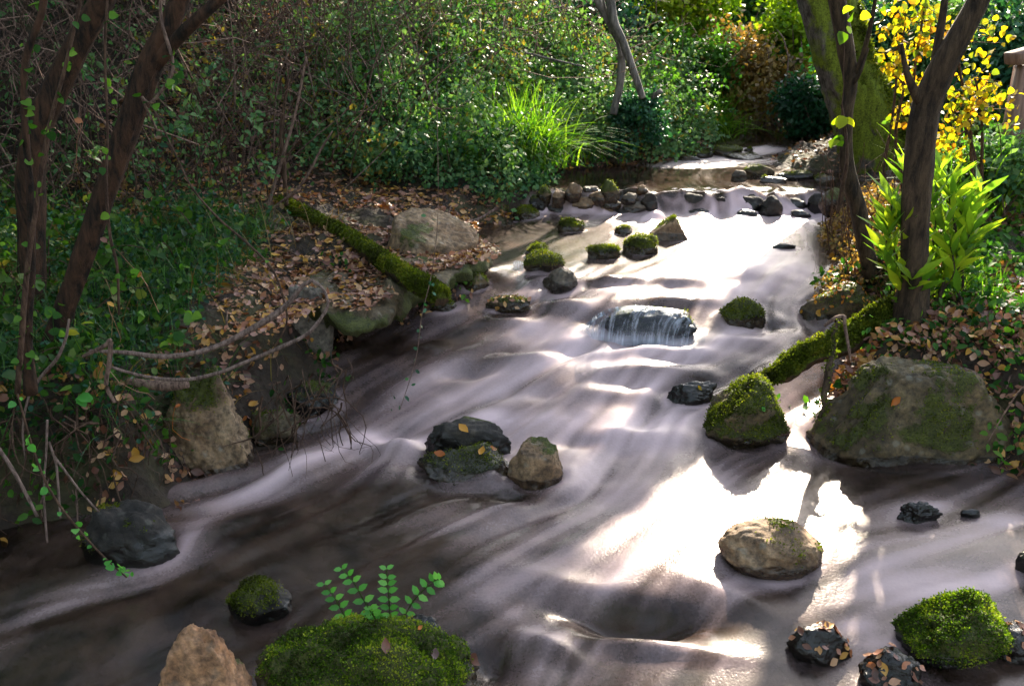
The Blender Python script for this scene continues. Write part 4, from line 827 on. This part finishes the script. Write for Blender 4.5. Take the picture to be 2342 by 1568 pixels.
P7 = P[fbm(P*2.5+4, 3, 16) > .08]; b = Bag(); cover(b, P7, .01, .10, .03, 'oval', thr=-3); tag(b.build('ivy_cover', G['mid'], None, False), 'small green plants growing on the eroded face of the left bank', 'plants', kind='stuff')
def litter(P, size, lift=.004, mat='litter', kind='curl', tiltk=.35):
    z = ground(P[:, 0], P[:, 1]); Q = P.copy(); n = len(P); e = .02
    gx_ = (ground(P[:, 0]+e, P[:, 1])-ground(P[:, 0]-e, P[:, 1]))/(2*e); gy_ = (ground(P[:, 0], P[:, 1]+e)-ground(P[:, 0], P[:, 1]-e))/(2*e)
    Nn = norm(np.stack([-gx_, -gy_, np.ones(n)], -1)); N = norm(Nn+rng.normal(size=(n, 3))*tiltk); Q = Q+Nn*(lift+.012*rng.random((n, 1)))
    return leaves(Q, rand_dirs(n)*np.array([1, 1, .2]), N, size*(.35+1.15*rng.random(n)**1.6), kind, np.clip(rng.random(n)*.75+.25*fbm(P*2, 2, 88)+.12, 0, 1))
P, dl, dr = scatter(80000, (-3.2, 2.0), (2.9, 9.0), lambda x, y, z, dl, dr: (dl < dr) & (dl > .04) & (dl < 2.3)); P = P[fbm2(P[:, 0], P[:, 1], 1.5, 2, 5) > -.45]
def inpoly(x, y, Q):
    c = np.zeros(x.shape, bool)
    for a, b_ in zip(Q, np.roll(Q, -1, 0)):
        if a[1] != b_[1]: c ^= ((a[1] > y) != (b_[1] > y)) & (x < (b_[0]-a[0])*(y-a[1])/(b_[1]-a[1])+a[0])
    return c
SP = np.array([at(a, b_, .4)[:2] for a, b_ in SLABPX]); sx_, sy_ = rng.uniform(-2.2, .6, 30000), rng.uniform(3, 6.5, 30000); ks = inpoly(sx_, sy_, SP)
SL = np.stack([sx_, sy_, np.full(30000, .415)], -1)[ks]; SL = SL[fbm2(SL[:, 0], SL[:, 1], 2.2, 2, 9) > -.35]
inslab = (P[:, 1] > 3.35) & (P[:, 1] < 5.4) & (P[:, 0] > -1.7); P[inslab, 2] = np.maximum(P[inslab, 2], .405)
V, F, a = litter(P, .033); b = Bag(); b.add(V, F, a)
V, F, a = leaves(SL+rng.random((len(SL), 1))*[0, 0, .015], rand_dirs(len(SL))*[1, 1, .2], norm(np.array([0, 0, 1])+rng.normal(size=SL.shape)*.35), .033*(.35+1.15*rng.random(len(SL))**1.6), 'curl'); b.add(V, F, a)
tag(b.build('leaf_litter', G['litter'], None, False), 'brown and yellow fallen leaves carpeting the left slab and bank', 'leaf litter', kind='stuff')
P, dl, dr = scatter(100000, (1.0, 5.0), (2.4, 9.5), lambda x, y, z, dl, dr: (dr < dl) & (dr > .02)); P = P[(fbm2(P[:, 0], P[:, 1], 1.5, 2, 6) > -.5) & ((P[:, 1] < 6.2) | (rng.random(len(P)) < .16))]
V, F, a = litter(P, .036); b = Bag(); b.add(V, F, a)
tag(b.build('leaf_litter', G['litter'], None, False), 'brown and yellow fallen leaves carpeting the right bank', 'leaf litter', kind='stuff')
for side, lb, xr, yr in ((1, 'small sticks and debris scattered on the left bank', (-3.4, .4), (1.8, 5.6)), (0, 'small sticks and debris scattered on the right bank', (1.0, 4.5), (2.4, 5.8))):
    P, dl, dr = scatter(1500, xr, yr, lambda x, y, z, dl, dr: ((dl < dr) == bool(side)) & (np.minimum(dl, dr) < 1.6)); P = P[:520] + [0, 0, .012]; a_ = rng.random(len(P))*6.28; L = .05+.22*rng.random(len(P))**2
    e = P+np.stack([np.cos(a_)*L, np.sin(a_)*L, np.zeros(len(P))], -1); e[:, 2] = ground(e[:, 0], e[:, 1])+.015
    V, F = tubes(wander(P, e, 6, .12), .0012+.0035*rng.random((len(P), 1))**2, 4); b = Bag(); b.add(V, F); tag(b.build('sticks', B['twig'], None), lb, 'sticks', kind='stuff')
# ---------------------------------------------------------------- grass clumps
def clump(name, label, px, py, Y, n, H, wid, mat, spread=.08, droop=1.0, zb=None):
    c = atY(px, py, Y); z = g1(c[0], c[1]) if zb is None else zb; base = np.array([c[0], c[1], min(z, c[2])])
    P = base+rng.normal(size=(n, 3))*np.array([spread, spread, .01]); az = rng.random(n)*6.28
    V, F, a = blades(P, H*(.5+.7*rng.random(n)), np.stack([np.cos(az), np.sin(az)], -1), wid, 9, droop); b = Bag(); b.add(V, F, a)
    return tag(b.build(name, G[mat], None), label, 'grass clump')
clump('grass_clump', 'big arching bright green grass clump on the left bank above the weir', 1190, 372, 6.75, 1100, .78, .006, 'grass', .13, 1.1)
clump('grass_clump', 'green grass tuft hanging over the far pool, left of the ivy stump', 1335, 362, 7.5, 160, .3, .005, 'grass', .14, 1.3)
clump('grass_clump', 'fine grass clump on the far left shore by the riffle stones', 1610, 318, 8.9, 420, .75, .006, 'grass', .14, 1.2)
clump('grass_clump', 'grass tuft at the left foot of the big arching clump', 1130, 385, 6.6, 260, .55, .005, 'grass', .12, 1.2)
clump('grass_clump', 'tall reed like grass tuft on the right bank below the railing', 2235, 340, 4.9, 200, .75, .006, 'grass', .08, .9)
clump('grass_clump', 'short sunlit grass tuft at the foot of the lance leaved bush', 2215, 690, 3.75, 240, .28, .003, 'grass', .08, 1.3)
# ---------------------------------------------------------------- lance leaved bush
r = thing('lance_leaved_bush', 'backlit bush with long lance shaped leaves beside the leaning tree', 'bush', at(2140, 700, .42)); bs = Bag(); bl = Bag()
tips = [(2040,470,3.62,0),(2065,500,3.6,1),(2110,440,3.75,2),(2075,400,3.8,0),(2150,395,3.9,1),(2180,460,3.8,2),(2210,500,3.75,0),(2240,450,3.85,1),(2160,530,3.7,2),(2190,590,3.7,0),(2130,600,3.75,1),(2225,545,3.8,2),(2030,540,3.6,0),(2100,560,3.9,1),(2170,420,4.0,2),(2085,640,3.5,1)]
for i, (px, py, Y_, _) in enumerate(tips):
    e = atY(px, py, Y_); s = at(2120+rng.normal()*35, 715, .40); s[1] += rng.normal()*.1; pa = wander(s[None], e[None], 14, .08)
    V, F = tubes(pa, np.linspace(.007, .003, 14)[None], 6); bs.add(V, F)
    up_ = norm(e-s)
    for lev, kf in ((.45, 3), (.62, 4), (.78, 5), (.92, 6), (1.0, 6)):
        c = pa[0][int(lev*13)]
        for j in range(kf):
            a_ = j*6.28/kf+lev*9; d = norm(np.array([math.cos(a_)*.75, math.sin(a_)*.75, .55])+up_*.5+rng.normal(size=3)*.15)
            V, F, a = leaves(c[None], d[None], (up_-d*.3)[None], .17*(.6+.5*rng.random()), 'lance'); bl.add(V, F, a)
bs.build('stems', B['brown'], r); bl.build('foliage', G['lance'], r, False)
# ---------------------------------------------------------------- yellow saplings
def sapling(label, base, tops, leafc, n, size, mat='yellow', name='autumn_sapling'):
    r = thing(name, label, 'sapling', base); bs = Bag(); bl = Bag(); ends = []
    for e in tops:
        pa = wander(np.array(base)[None]+rng.normal(size=(1, 3))*.03, np.array(e)[None], 12, .06); V, F = tubes(pa, np.linspace(.012, .005, 12)[None], 6); bs.add(V, F); ends.append(pa[0])
    E = np.concatenate(ends)
    for (px, py, Y_, rx, ry, k) in leafc:
        c = atY(px, py, Y_); s = depth(c)/FPX; Pq, O, cv = cloud(c, (rx*s, rx*s, ry*s), k, 12, .3, .3)
        near = E[np.argmin(((Pq[:, None]-E[None])**2).sum(-1), 1)]; sel = rng.random(k) < .2
        if sel.sum(): V, F = tubes(wander(near[sel], Pq[sel], 5, .06), np.linspace(.003, .0012, 5)[None], 3); bs.add(V, F)
        V, F, a = leaves(Pq, rand_dirs(k)-np.array([0, 0, .8]), norm(rng.normal(size=(k, 3))+np.array([0, -.8, .2])), size*(.6+.7*rng.random(k)), 'broad'); bl.add(V, F, a)
    bs.build('stems', B['rtwig'], r); bl.build('foliage', G[mat], r, False); return r
sb = onground(2075, 520); sapling('sapling with glowing yellow leaves between mossy tree and leaning tree', [sb[0], 4.9, g1(sb[0], 4.9)], [atY(2070,60,4.9), atY(2055,180,4.9), atY(2120,-20,4.9), atY(2080,300,4.9)],
  [(2075,40,4.9,50,50,60),(2120,90,4.9,50,40,50),(2050,150,4.9,36,50,60),(2085,200,4.9,30,60,60),(2025,70,4.8,20,30,14),(2140,30,4.9,40,40,50),(2100,300,4.9,60,60,70),(2075,110,4.9,60,90,30)], 0, .036)
sapling('reddish stemmed sapling with yellow leaves right of the leaning tree', [2.55, 4.6, g1(2.55, 4.6)], [atY(2200,60,4.6), atY(2230,180,4.6), atY(2180,260,4.6)],
  [(2195,240,4.6,50,80,130),(2240,200,4.6,40,70,80),(2190,100,4.6,40,60,60),(2290,250,4.6,40,60,40),(2170,330,4.6,40,50,60),(2270,90,4.6,40,60,30)], 0, .032)
sapling('few yellow green leaves on a thin shoot before the kinked stem', list(atY(1935,470,4.1)), [atY(1925,240,4.1)], [(1925,268,4.1,8,14,5),(1918,316,4.1,8,8,3),(1940,60,4.1,20,40,6)], 0, .048, 'sunny', 'young_shoot')
# dry vegetation at the right waterline
b = Bag(); P, dl, dr = scatter(9000, (1.4, 2.6), (3.9, 5.6), lambda x, y, z, dl, dr: (dr < dl) & (dr < .4))
V, F, a = leaves(P+np.stack([np.zeros(len(P)), np.zeros(len(P)), .14*rng.random(len(P))], -1), rand_dirs(len(P)), rand_dirs(len(P)), .03, 'tiny'); b.add(V, F, a)
tag(b.build('dry_plants', G['brown'], None, False), 'withered brown plants hanging over the right water edge', 'dry plants', kind='stuff')
st = P[rng.integers(0, len(P), 60)]; V, F = tubes(wander(st, st+np.stack([rng.normal(size=60)*.1, rng.normal(size=60)*.1, .2+.5*rng.random(60)], -1), 8, .12), np.linspace(.004, .0015, 8)[None], 4); b = Bag(); b.add(V, F)
tag(b.build('dry_stalks', B['rtwig'], None), 'thin dry stalks standing at the right water edge', 'stalks', kind='stuff')

# ---------------------------------------------------------------- railing
m, t, out = newmat('weathered_wood'); tc = nd(t, 'ShaderNodeTexCoord').outputs['Object']; mp = nd(t, 'ShaderNodeMapping'); mp.inputs['Scale'].default_value = (6, 6, .8); t.links.new(tc, mp.inputs[0])
n1 = noise(t, 8, 5, .6, mp.outputs[0]); p = nd(t, 'ShaderNodeBsdfPrincipled', Roughness=.7); t.links.new(ramp(t, n1, [(.3, (.10, .05, .035)), (.7, (.26, .15, .11))]), p.inputs['Base Color']); t.links.new(p.outputs[0], out.inputs[0]); WOOD = m
def beam(bag, a, b_, w_, h_):
    a, b_ = np.array(a, float), np.array(b_, float); d = norm(b_-a); up = np.array([0, 0, 1.]) if abs(d[2]) < .8 else np.array([0, 1., 0]); s = norm(np.cross(d, up)); u = np.cross(s, d)
    e = .006; V = []
    for p_, ins_ in ((a, 1), (a+d*e, 0), (b_-d*e, 0), (b_, 1)):
        for cx, cy in ((-1, -1), (-1, 1), (1, 1), (1, -1)):
            for k in (0, 1):
                qx = cx*(w_/2-(e if (k ^ (cx*cy > 0)) else 0)-(e if ins_ else 0)); qy = cy*(h_/2-(0 if (k ^ (cx*cy > 0)) else e)-(e if ins_ else 0)); V.append(p_+s*qx+u*qy)
    V = np.array(V); F = [[i*8+j, i*8+(j+1) % 8, (i+1)*8+(j+1) % 8, (i+1)*8+j] for i in range(3) for j in range(8)]
    bag.add(V, [np.array(F), np.array([list(range(7, -1, -1)), list(range(24, 32))])])
pb = atY(2318, 318, 5.4); pb[2] = g1(pb[0], pb[1])-.05; ptop = atY(2318, 150, 5.4)
r = thing('wooden_railing', 'weathered wooden railing post with a sloping handrail at the right edge', 'railing', pb)
b = Bag(); beam(b, pb, [pb[0], pb[1], ptop[2]], .11, .11); b.build('post', WOOD, r, False)
b = Bag(); beam(b, [pb[0]+1.7, pb[1]+.3, g1(pb[0]+1.7, pb[1]+.3)-.05], [pb[0]+1.7, pb[1]+.3, ptop[2]+.5], .11, .11); b.build('post', WOOD, r, False)
b = Bag(); beam(b, [pb[0]-.10, pb[1], ptop[2]+.035], [pb[0]+2.2, pb[1]+.4, ptop[2]+.60], .14, .07); b.build('handrail', WOOD, r, False)
b = Bag(); beam(b, [pb[0]+.06, pb[1], pb[2]+.3], [pb[0]+1.65, pb[1]+.3, pb[2]+.75], .05, .28); b.build('board', WOOD, r, False)

# ---------------------------------------------------------------- stems, vines, roots of the left foreground
def branch(name, label, pts, mat, cat='branch', n=40, sides=8, group=None, rough=.1, lvs=None):
    q = pxpath(pts); V, F = trunk(q, sides, n, rough, int(abs(pts[0][0]))+3, 14); r = thing(name, label, cat, q[0, :3], group); mesh_obj('stem', V, F, B[mat], r)
    if lvs:
        k, size, mt, kd = lvs; C = smooth_path(q, 200)[:, :3]; P = C[rng.integers(0, 200, k)]; b = Bag()
        V, F, a = leaves(P+rng.normal(size=P.shape)*.008, rand_dirs(k)-np.array([0, .3, .4]), norm(np.array([0, -.7, .6])+rng.normal(size=(k, 3))*.45), size*(.35+.6*rng.random(k)), kd); b.add(V, F, a); b.build('foliage', G[mt], r, False)
    return r
BR = [
 ('thin_trunk','reddish thin trunk nearest the left edge with ivy leaves',[(70,900,2.5,34),(62,760,2.5,26),(72,600,2.5,22),(68,420,2.5,20),(55,250,2.5,19),(60,130,2.5,20),(92,40,2.5,19),(110,-60,2.5,18)],'red',(46,.035,'mid','broad')),
 ('thin_trunk','slender pale stem crossing the ivy clad tree from the lower left',[(40,900,2.4,16),(60,640,2.4,14),(82,480,2.4,12),(110,300,2.4,12),(150,150,2.4,10),(190,-20,2.4,9)],'rtwig',(30,.03,'mid','broad')),
 ('vine','thin vine hanging straight down between the two dark trees',[(248,-40,2.5,6),(240,120,2.5,7),(246,300,2.5,7),(243,420,2.5,8),(252,540,2.5,8),(268,610,2.5,8),(272,720,2.5,6)],'rtwig',(18,.03,'mid','broad')),
 ('vine','vine curling round the forked dark tree',[(372,-60,2.8,10),(368,40,2.8,9),(395,140,2.8,9),(385,185,2.8,9),(345,235,2.8,8),(325,225,2.8,7),(360,300,2.85,6)],'twig',(14,.035,'mid','broad')),
 ('looping_branch','thick bare branch arching from the left roots to the grey slab',[(205,802,2.75,9),(290,806,2.75,12),(360,815,2.75,14),(430,810,2.75,15),(500,790,2.75,15),(560,760,2.75,16),(620,725,2.75,18),(660,692,2.75,15),(690,655,2.75,12),(712,642,2.75,10)],'root',None),
 ('looping_branch','thinner lower branch looping back over the grey slab',[(250,838,2.7,8),(330,860,2.7,9),(420,868,2.7,10),(500,852,2.7,10),(580,820,2.7,10),(650,790,2.7,11),(705,762,2.7,10),(742,715,2.72,9),(750,690,2.72,8),(738,660,2.74,8),(712,640,2.75,8)],'root',None),
 ('hanging_branch','long dark stem arching from the forked tree down to the loops',[(352,250,2.9,5),(400,350,2.88,5),(440,430,2.85,5),(500,500,2.82,6),(570,560,2.8,6),(625,620,2.78,6),(650,690,2.76,6),(655,740,2.75,5),(625,800,2.74,6)],'rtwig',(8,.02,'mid','broad')),
 ('root','curved horizontal root with a stub by the left bank',[(190,815,2.6,10),(240,790,2.6,12),(252,780,2.6,14),(250,830,2.6,13),(243,880,2.6,12),(262,920,2.6,10)],'twig',None),
 ('fallen_branch','thick short fallen branch lying behind the loops',[(290,872,2.9,24),(340,880,2.9,28),(390,882,2.9,28),(430,878,2.9,22)],'twig',None),
 ('root','pale root hanging straight down at the far left',[(108,960,2.35,7),(105,1040,2.35,6),(100,1120,2.35,6),(103,1180,2.35,6),(108,1240,2.35,5)],'root',None),
 ('root','pale root beside the straight one, slightly bent',[(112,1010,2.36,6),(128,1060,2.36,6),(134,1120,2.36,6),(138,1185,2.36,5)],'root',None),
 ('root','pale straight root slanting down right towards the black boulder',[(118,1035,2.38,7),(155,1085,2.38,6),(190,1130,2.4,5),(228,1172,2.42,5)],'root',None),
 ('root','brown root slanting from the left edge down right',[(-10,1015,2.3,9),(30,1075,2.3,10),(60,1130,2.3,9),(85,1180,2.3,8)],'root',None),
 ('vine','pale vine bent like a bow over the base of the dark trees',[(158,730,2.6,6),(150,775,2.6,8),(130,820,2.6,9),(95,860,2.6,8),(65,910,2.6,7),(52,980,2.6,6),(58,1050,2.6,5)],'root',None),
 ('trailing_vine','vine with small round green leaves trailing to the water at lower left',[(40,900,2.25,5),(80,1040,2.25,6),(120,1130,2.25,6),(180,1210,2.25,6),(240,1275,2.25,5),(290,1320,2.25,4)],'rtwig',(34,.03,'fern','broad')),
 ('ivy_strand','hanging ivy strand with small teal leaves over the middle water',[(1010,-60,2.6,1.6),(1000,200,2.6,1.6),(1002,480,2.6,1.6),(988,620,2.6,2.4),(965,720,2.6,2.4),(955,800,2.6,2.2),(940,860,2.6,2.0),(915,935,2.6,1.6)],'twig',None),
 ('mossy_branch','yellow mossed branch hanging off the root log in front of the large boulder',[(1918,735,3.40,12),(1905,765,3.36,9),(1908,800,3.33,10),(1896,835,3.29,15),(1893,870,3.27,22),(1884,905,3.24,16),(1886,930,3.22,14),(1872,955,3.2,8)],'brown',(500,.020,'moss','tiny')),
 ('root','bent root on top of the root log',[(1885,745,3.42,8),(1910,728,3.42,11),(1930,724,3.42,11),(1932,745,3.40,9),(1940,790,3.36,8),(1945,825,3.34,6)],'twig',None),
 ('root','twisted root lying on the leaves of the right bank',[(2100,850,3.2,8),(2180,842,3.2,12),(2240,860,3.2,12),(2255,900,3.2,8)],'twig',None),
 ('twig','thin twig arching over the right end of the large boulder',[(2260,1010,2.8,3),(2300,940,2.8,4),(2342,885,2.8,4),(2400,870,2.8,4)],'twig',None),
 ('root','grey root snaking down the right bank above the leafy stone',[(2040,690,3.6,7),(2062,660,3.6,8),(2100,620,3.6,8),(2112,590,3.6,7)],'twig',None),
 ('fallen_twig','forked dead twig on the shore below the grey weir boulder',[(1050,505,5.6,6),(1090,502,5.6,7),(1130,480,5.6,6)],'root',None),
 ('fallen_stalk','long thin stem leaning across the bramble mound',[(1200,120,7.6,5),(1280,140,7.6,5),(1360,158,7.6,4)],'grey',None),
 ('dead_stalk','thin upright dead stem in the thicket behind the slab',[(610,480,5.0,9),(640,380,5.0,9),(675,260,5.0,7),(700,130,5.0,6)],'twig',None),
 ('dead_stalk','reddish dead stem crossing the thicket beside the pale one',[(655,470,5.1,12),(648,360,5.1,11),(642,300,5.1,9),(660,180,5.1,7)],'rtwig',None),
 ('dead_stalk','dead stem leaning right from the back of the slab',[(620,480,4.9,7),(690,420,4.9,7),(735,340,4.9,6),(760,300,4.9,4)],'twig',None),
]
for nm, lb, pts, mt, lv in BR: branch(nm, lb, pts, mt, nm.replace('_', ' ') if nm not in ('thin_trunk',) else 'tree', lvs=lv, sides=12 if pts[1][3] > 18 else 8)
iv = [o for o in bpy.data.objects if o.name.startswith('ivy_strand')][0]; b = Bag()
for (px, py, s_) in [(985,640,.03),(992,655,.03),(988,668,.028),(975,700,.035),(968,715,.03),(962,745,.035),(958,760,.03),(965,772,.028),(955,800,.03),(948,820,.028),(950,845,.03),(935,865,.028),(940,880,.026),(905,910,.045),(925,905,.04),(915,925,.03),(895,935,.025),(1000,500,.03),(975,495,.03)]:
    p_ = atY(px, py, 2.6); V, F, a = leaves(p_[None], rng.normal(size=(1, 3))-[0, 0, .4], np.array([[0, -1, .5]])+rng.normal(size=(1, 3))*.5, s_*.62, 'oval'); b.add(V, F, a)
b.build('foliage', G['dark'], iv, False)
# hanging rootlets below the left bank
st = []; en = []
for k in range(190):
    px = rng.uniform(20, 800)
    if 360 < px < 600: continue
    py = np.interp(px, [0, 300, 560, 800], [930, 900, 880, 800])+abs(rng.normal())*90; a_ = atY(px, py, 2.62+.5*(px/800)+rng.normal()*.06); st.append(a_); en.append(a_+np.array([rng.normal()*.12, rng.normal()*.05-.03, -.08-.26*rng.random()]))
V, F = tubes(wander(np.array(st), np.array(en), 10, .2), np.linspace(.0042, .0012, 10)[None]*(.3+rng.random((len(st), 1))), 4); b = Bag(); b.add(V, F)
tag(b.build('rootlets', B['rtwig'], None), 'fine hanging rootlets under the edge of the left bank', 'roots', kind='stuff')
# broad leaves on the left bank
GL = [(165,885,.075,'mid'),(205,880,.08,'mid'),(180,905,.07,'fern'),(150,760,.06,'sunny'),(200,830,.07,'sunny'),(235,828,.06,'litter'),(190,280,.045,'litter'),(135,760,.055,'mid'),(120,720,.06,'mid'),(185,740,.06,'sunny'),
 (300,630,.05,'mid'),(420,610,.04,'mid'),(440,720,.06,'mid'),(395,770,.06,'mid'),(420,780,.06,'mid'),(385,790,.055,'mid'),(330,720,.05,'mid'),(505,560,.055,'mid'),(320,620,.045,'litter'),(245,690,.05,'litter'),(370,945,.05,'litter'),(400,930,.045,'orange'),(245,555,.06,'litter')]
for i, (px, py, s_, mt) in enumerate(GL):
    p_ = atY(px, py, 2.55+.35*(px/500)); nn = 3 if mt in ('mid', 'fern') else 1; b = Bag()
    V, F, a = leaves(np.repeat(p_[None], nn, 0), rng.normal(size=(nn, 3))*np.array([1, .6, .5]), np.array([[0, -.7, .8]])+rng.normal(size=(nn, 3))*.5, s_*(.45+.3*rng.random(nn)), 'oval' if nn == 1 else 'broad'); b.add(V, F, a)
    e = p_+np.array([rng.normal()*.04, .06, -.16]); V, F = tubes(wander(p_[None], e[None], 5, .1), np.full((1, 5), .0012), 3); b.add(V, F, .3)
    tag(b.build('broad_leaf' if mt in ('mid', 'fern', 'sunny') else 'dead_leaf', G[mt], None, False), ('green' if nn == 3 else 'yellow green' if mt == 'sunny' else 'dry brown')+' broad leaf standing among the left bank herbs', 'leaf', 'single broad leaves on the left bank')
# ---------------------------------------------------------------- fern on the bottom boulder
fb = atY(905, 1455, 2.15); r = thing('small_fern', 'bright green fern with paired leaflets growing on the bottom mossy boulder', 'fern', fb); bs = Bag(); bl = Bag()
for pts in [[(900,1455),(870,1430),(840,1385),(808,1330),(782,1300)],[(902,1455),(893,1410),(888,1350),(884,1300)],[(904,1455),(920,1420),(948,1370),(990,1330),(1005,1325)],[(890,1450),(840,1430),(795,1415),(768,1370),(742,1335)],[(905,1460),(960,1475),(1020,1465),(1055,1455)],[(896,1455),(862,1425),(850,1390)]]:
    Yk = [2.15-.02*i for i in range(len(pts))]; q = pxpath([(a_, b_, Y_, 5) for (a_, b_), Y_ in zip(pts, Yk)]); C = smooth_path(q, 30); V, F = tubes(C[None, :, :3], np.linspace(.0022, .001, 30)[None], 5); bs.add(V, F)
    T = norm(np.gradient(C[:, :3], axis=0))
    for i in list(range(7, 28, 3))+[29]:
        sd = norm(np.cross(T[i], [0, -1, .4]))
        for s_ in (-1, 1):
            V, F, a = leaves(C[i:i+1, :3], (sd*s_+T[i]*.45+rng.normal(size=3)*.12)[None], np.array([[0, -.75, .7]]), .034*(1-.35*abs(i-17)/13), 'oval'); bl.add(V, F, a)
bs.build('stems', G['sunny'], r); bl.build('foliage', G['fern'], r, False)
# ---------------------------------------------------------------- single fallen leaves
def surf(lb, px, py):
    """nearest point of a rock seen at that pixel"""
    _, V, N = ROCKINFO[lb]; d = ray(px, py); d = d/np.linalg.norm(d); q = V-CAM; s = q@d; dist = np.linalg.norm(q-s[:, None]*d, axis=1)
    k = np.flatnonzero(dist < max(.012, dist.min()*1.5)); j = k[np.argmin(s[k])]; return V[j]+N[j]*.004, N[j]
BIG = ROCKS[0][3]
for nm, rl, px, py, s_, mt, lb in [
  ('fallen_leaf', BIG, 880, 1500, .045, 'litter', 'pale pink leaf lying on the front of the bottom mossy boulder'),
  ('fallen_leaf', BIG, 1085, 1500, .06, 'litter', 'long red brown leaf on the right end of the bottom mossy boulder'),
  ('fallen_leaf', BIG, 965, 1440, .02, 'orange', 'small orange leaf at the back of the bottom mossy boulder'),
  ('fallen_leaf', BIG, 1000, 1485, .04, 'litter', 'dark red curled leaf right of the fern foot'),
  ('fallen_leaf', ROCKS[6+3][3], 1020, 1015, .05, 'orange', 'orange leaf on the left part of the midstream cluster'),
  ('fallen_leaf', ROCKS[6+3][3], 1110, 1020, .05, 'orange', 'orange leaf in the middle of the midstream cluster'),
  ('fallen_leaf', ROCKS[6+3][3], 1145, 1020, .045, 'orange', 'orange leaf touching the tan stone of the cluster'),
  ('fallen_leaf', ROCKS[5+3][3], 1050, 970, .06, 'orange', 'thin orange leaf on the black jagged stone'),
  ('fallen_leaf', ROCKS[11+3][3], 2060, 905, .055, 'orange', 'orange leaf on the left side of the very large boulder'),
  ('fallen_leaf', ROCKS[14+3][3], 1607, 888, .03, 'yellow', 'yellow leaf on the low black stone'),
  ('fallen_leaf', ROCKS[8+3][3], 1750, 945, .03, 'fern', 'pale green leaf stuck on the domed boulder'),
  ('fallen_leaf', ROCKS[8+3][3], 1725, 858, .035, 'litter', 'pale leaf on the crown of the domed boulder'),
  ('fallen_leaf', ROCKS[9+3][3], 1800, 1195, .03, 'litter', 'brown leaf on the crown of the pale egg shaped boulder')]:
    p_, n_ = surf(rl, px, py); V, F, a = leaves(p_[None], norm(np.cross(n_, rand_dirs(1)[0]))[None], n_[None], s_*.8, 'curl'); b = Bag(); b.add(V, F, a); tag(b.build(nm, G[mt], None, False), lb, 'fallen leaf')
for ri, k in ((21, 16), (22, 12), (23, 16), (15, 40), (35, 24)):
    _, V, N = ROCKINFO[ROCKS[ri][3]]; idx = rng.choice(np.flatnonzero((N[:, 2] > .35)), k*2); k *= 2; b = Bag()
    Dt = rand_dirs(k); Dt = norm(Dt-(Dt*N[idx]).sum(-1, keepdims=True)*N[idx]); V_, F, a = leaves(V[idx]+N[idx]*.002-Dt*.012, Dt, N[idx]+rng.normal(size=(k, 3))*.08, .025*(.5+.9*rng.random(k)), 'curl'); b.add(V_, F, a)
    root = ROCKINFO[ROCKS[ri][3]][0]; b.build('stuck_leaves', G['litter' if ri not in (15,) else 'orange'], root, False)
print('verts', sum(len(o.data.vertices) for o in bpy.data.objects if o.type == 'MESH'))
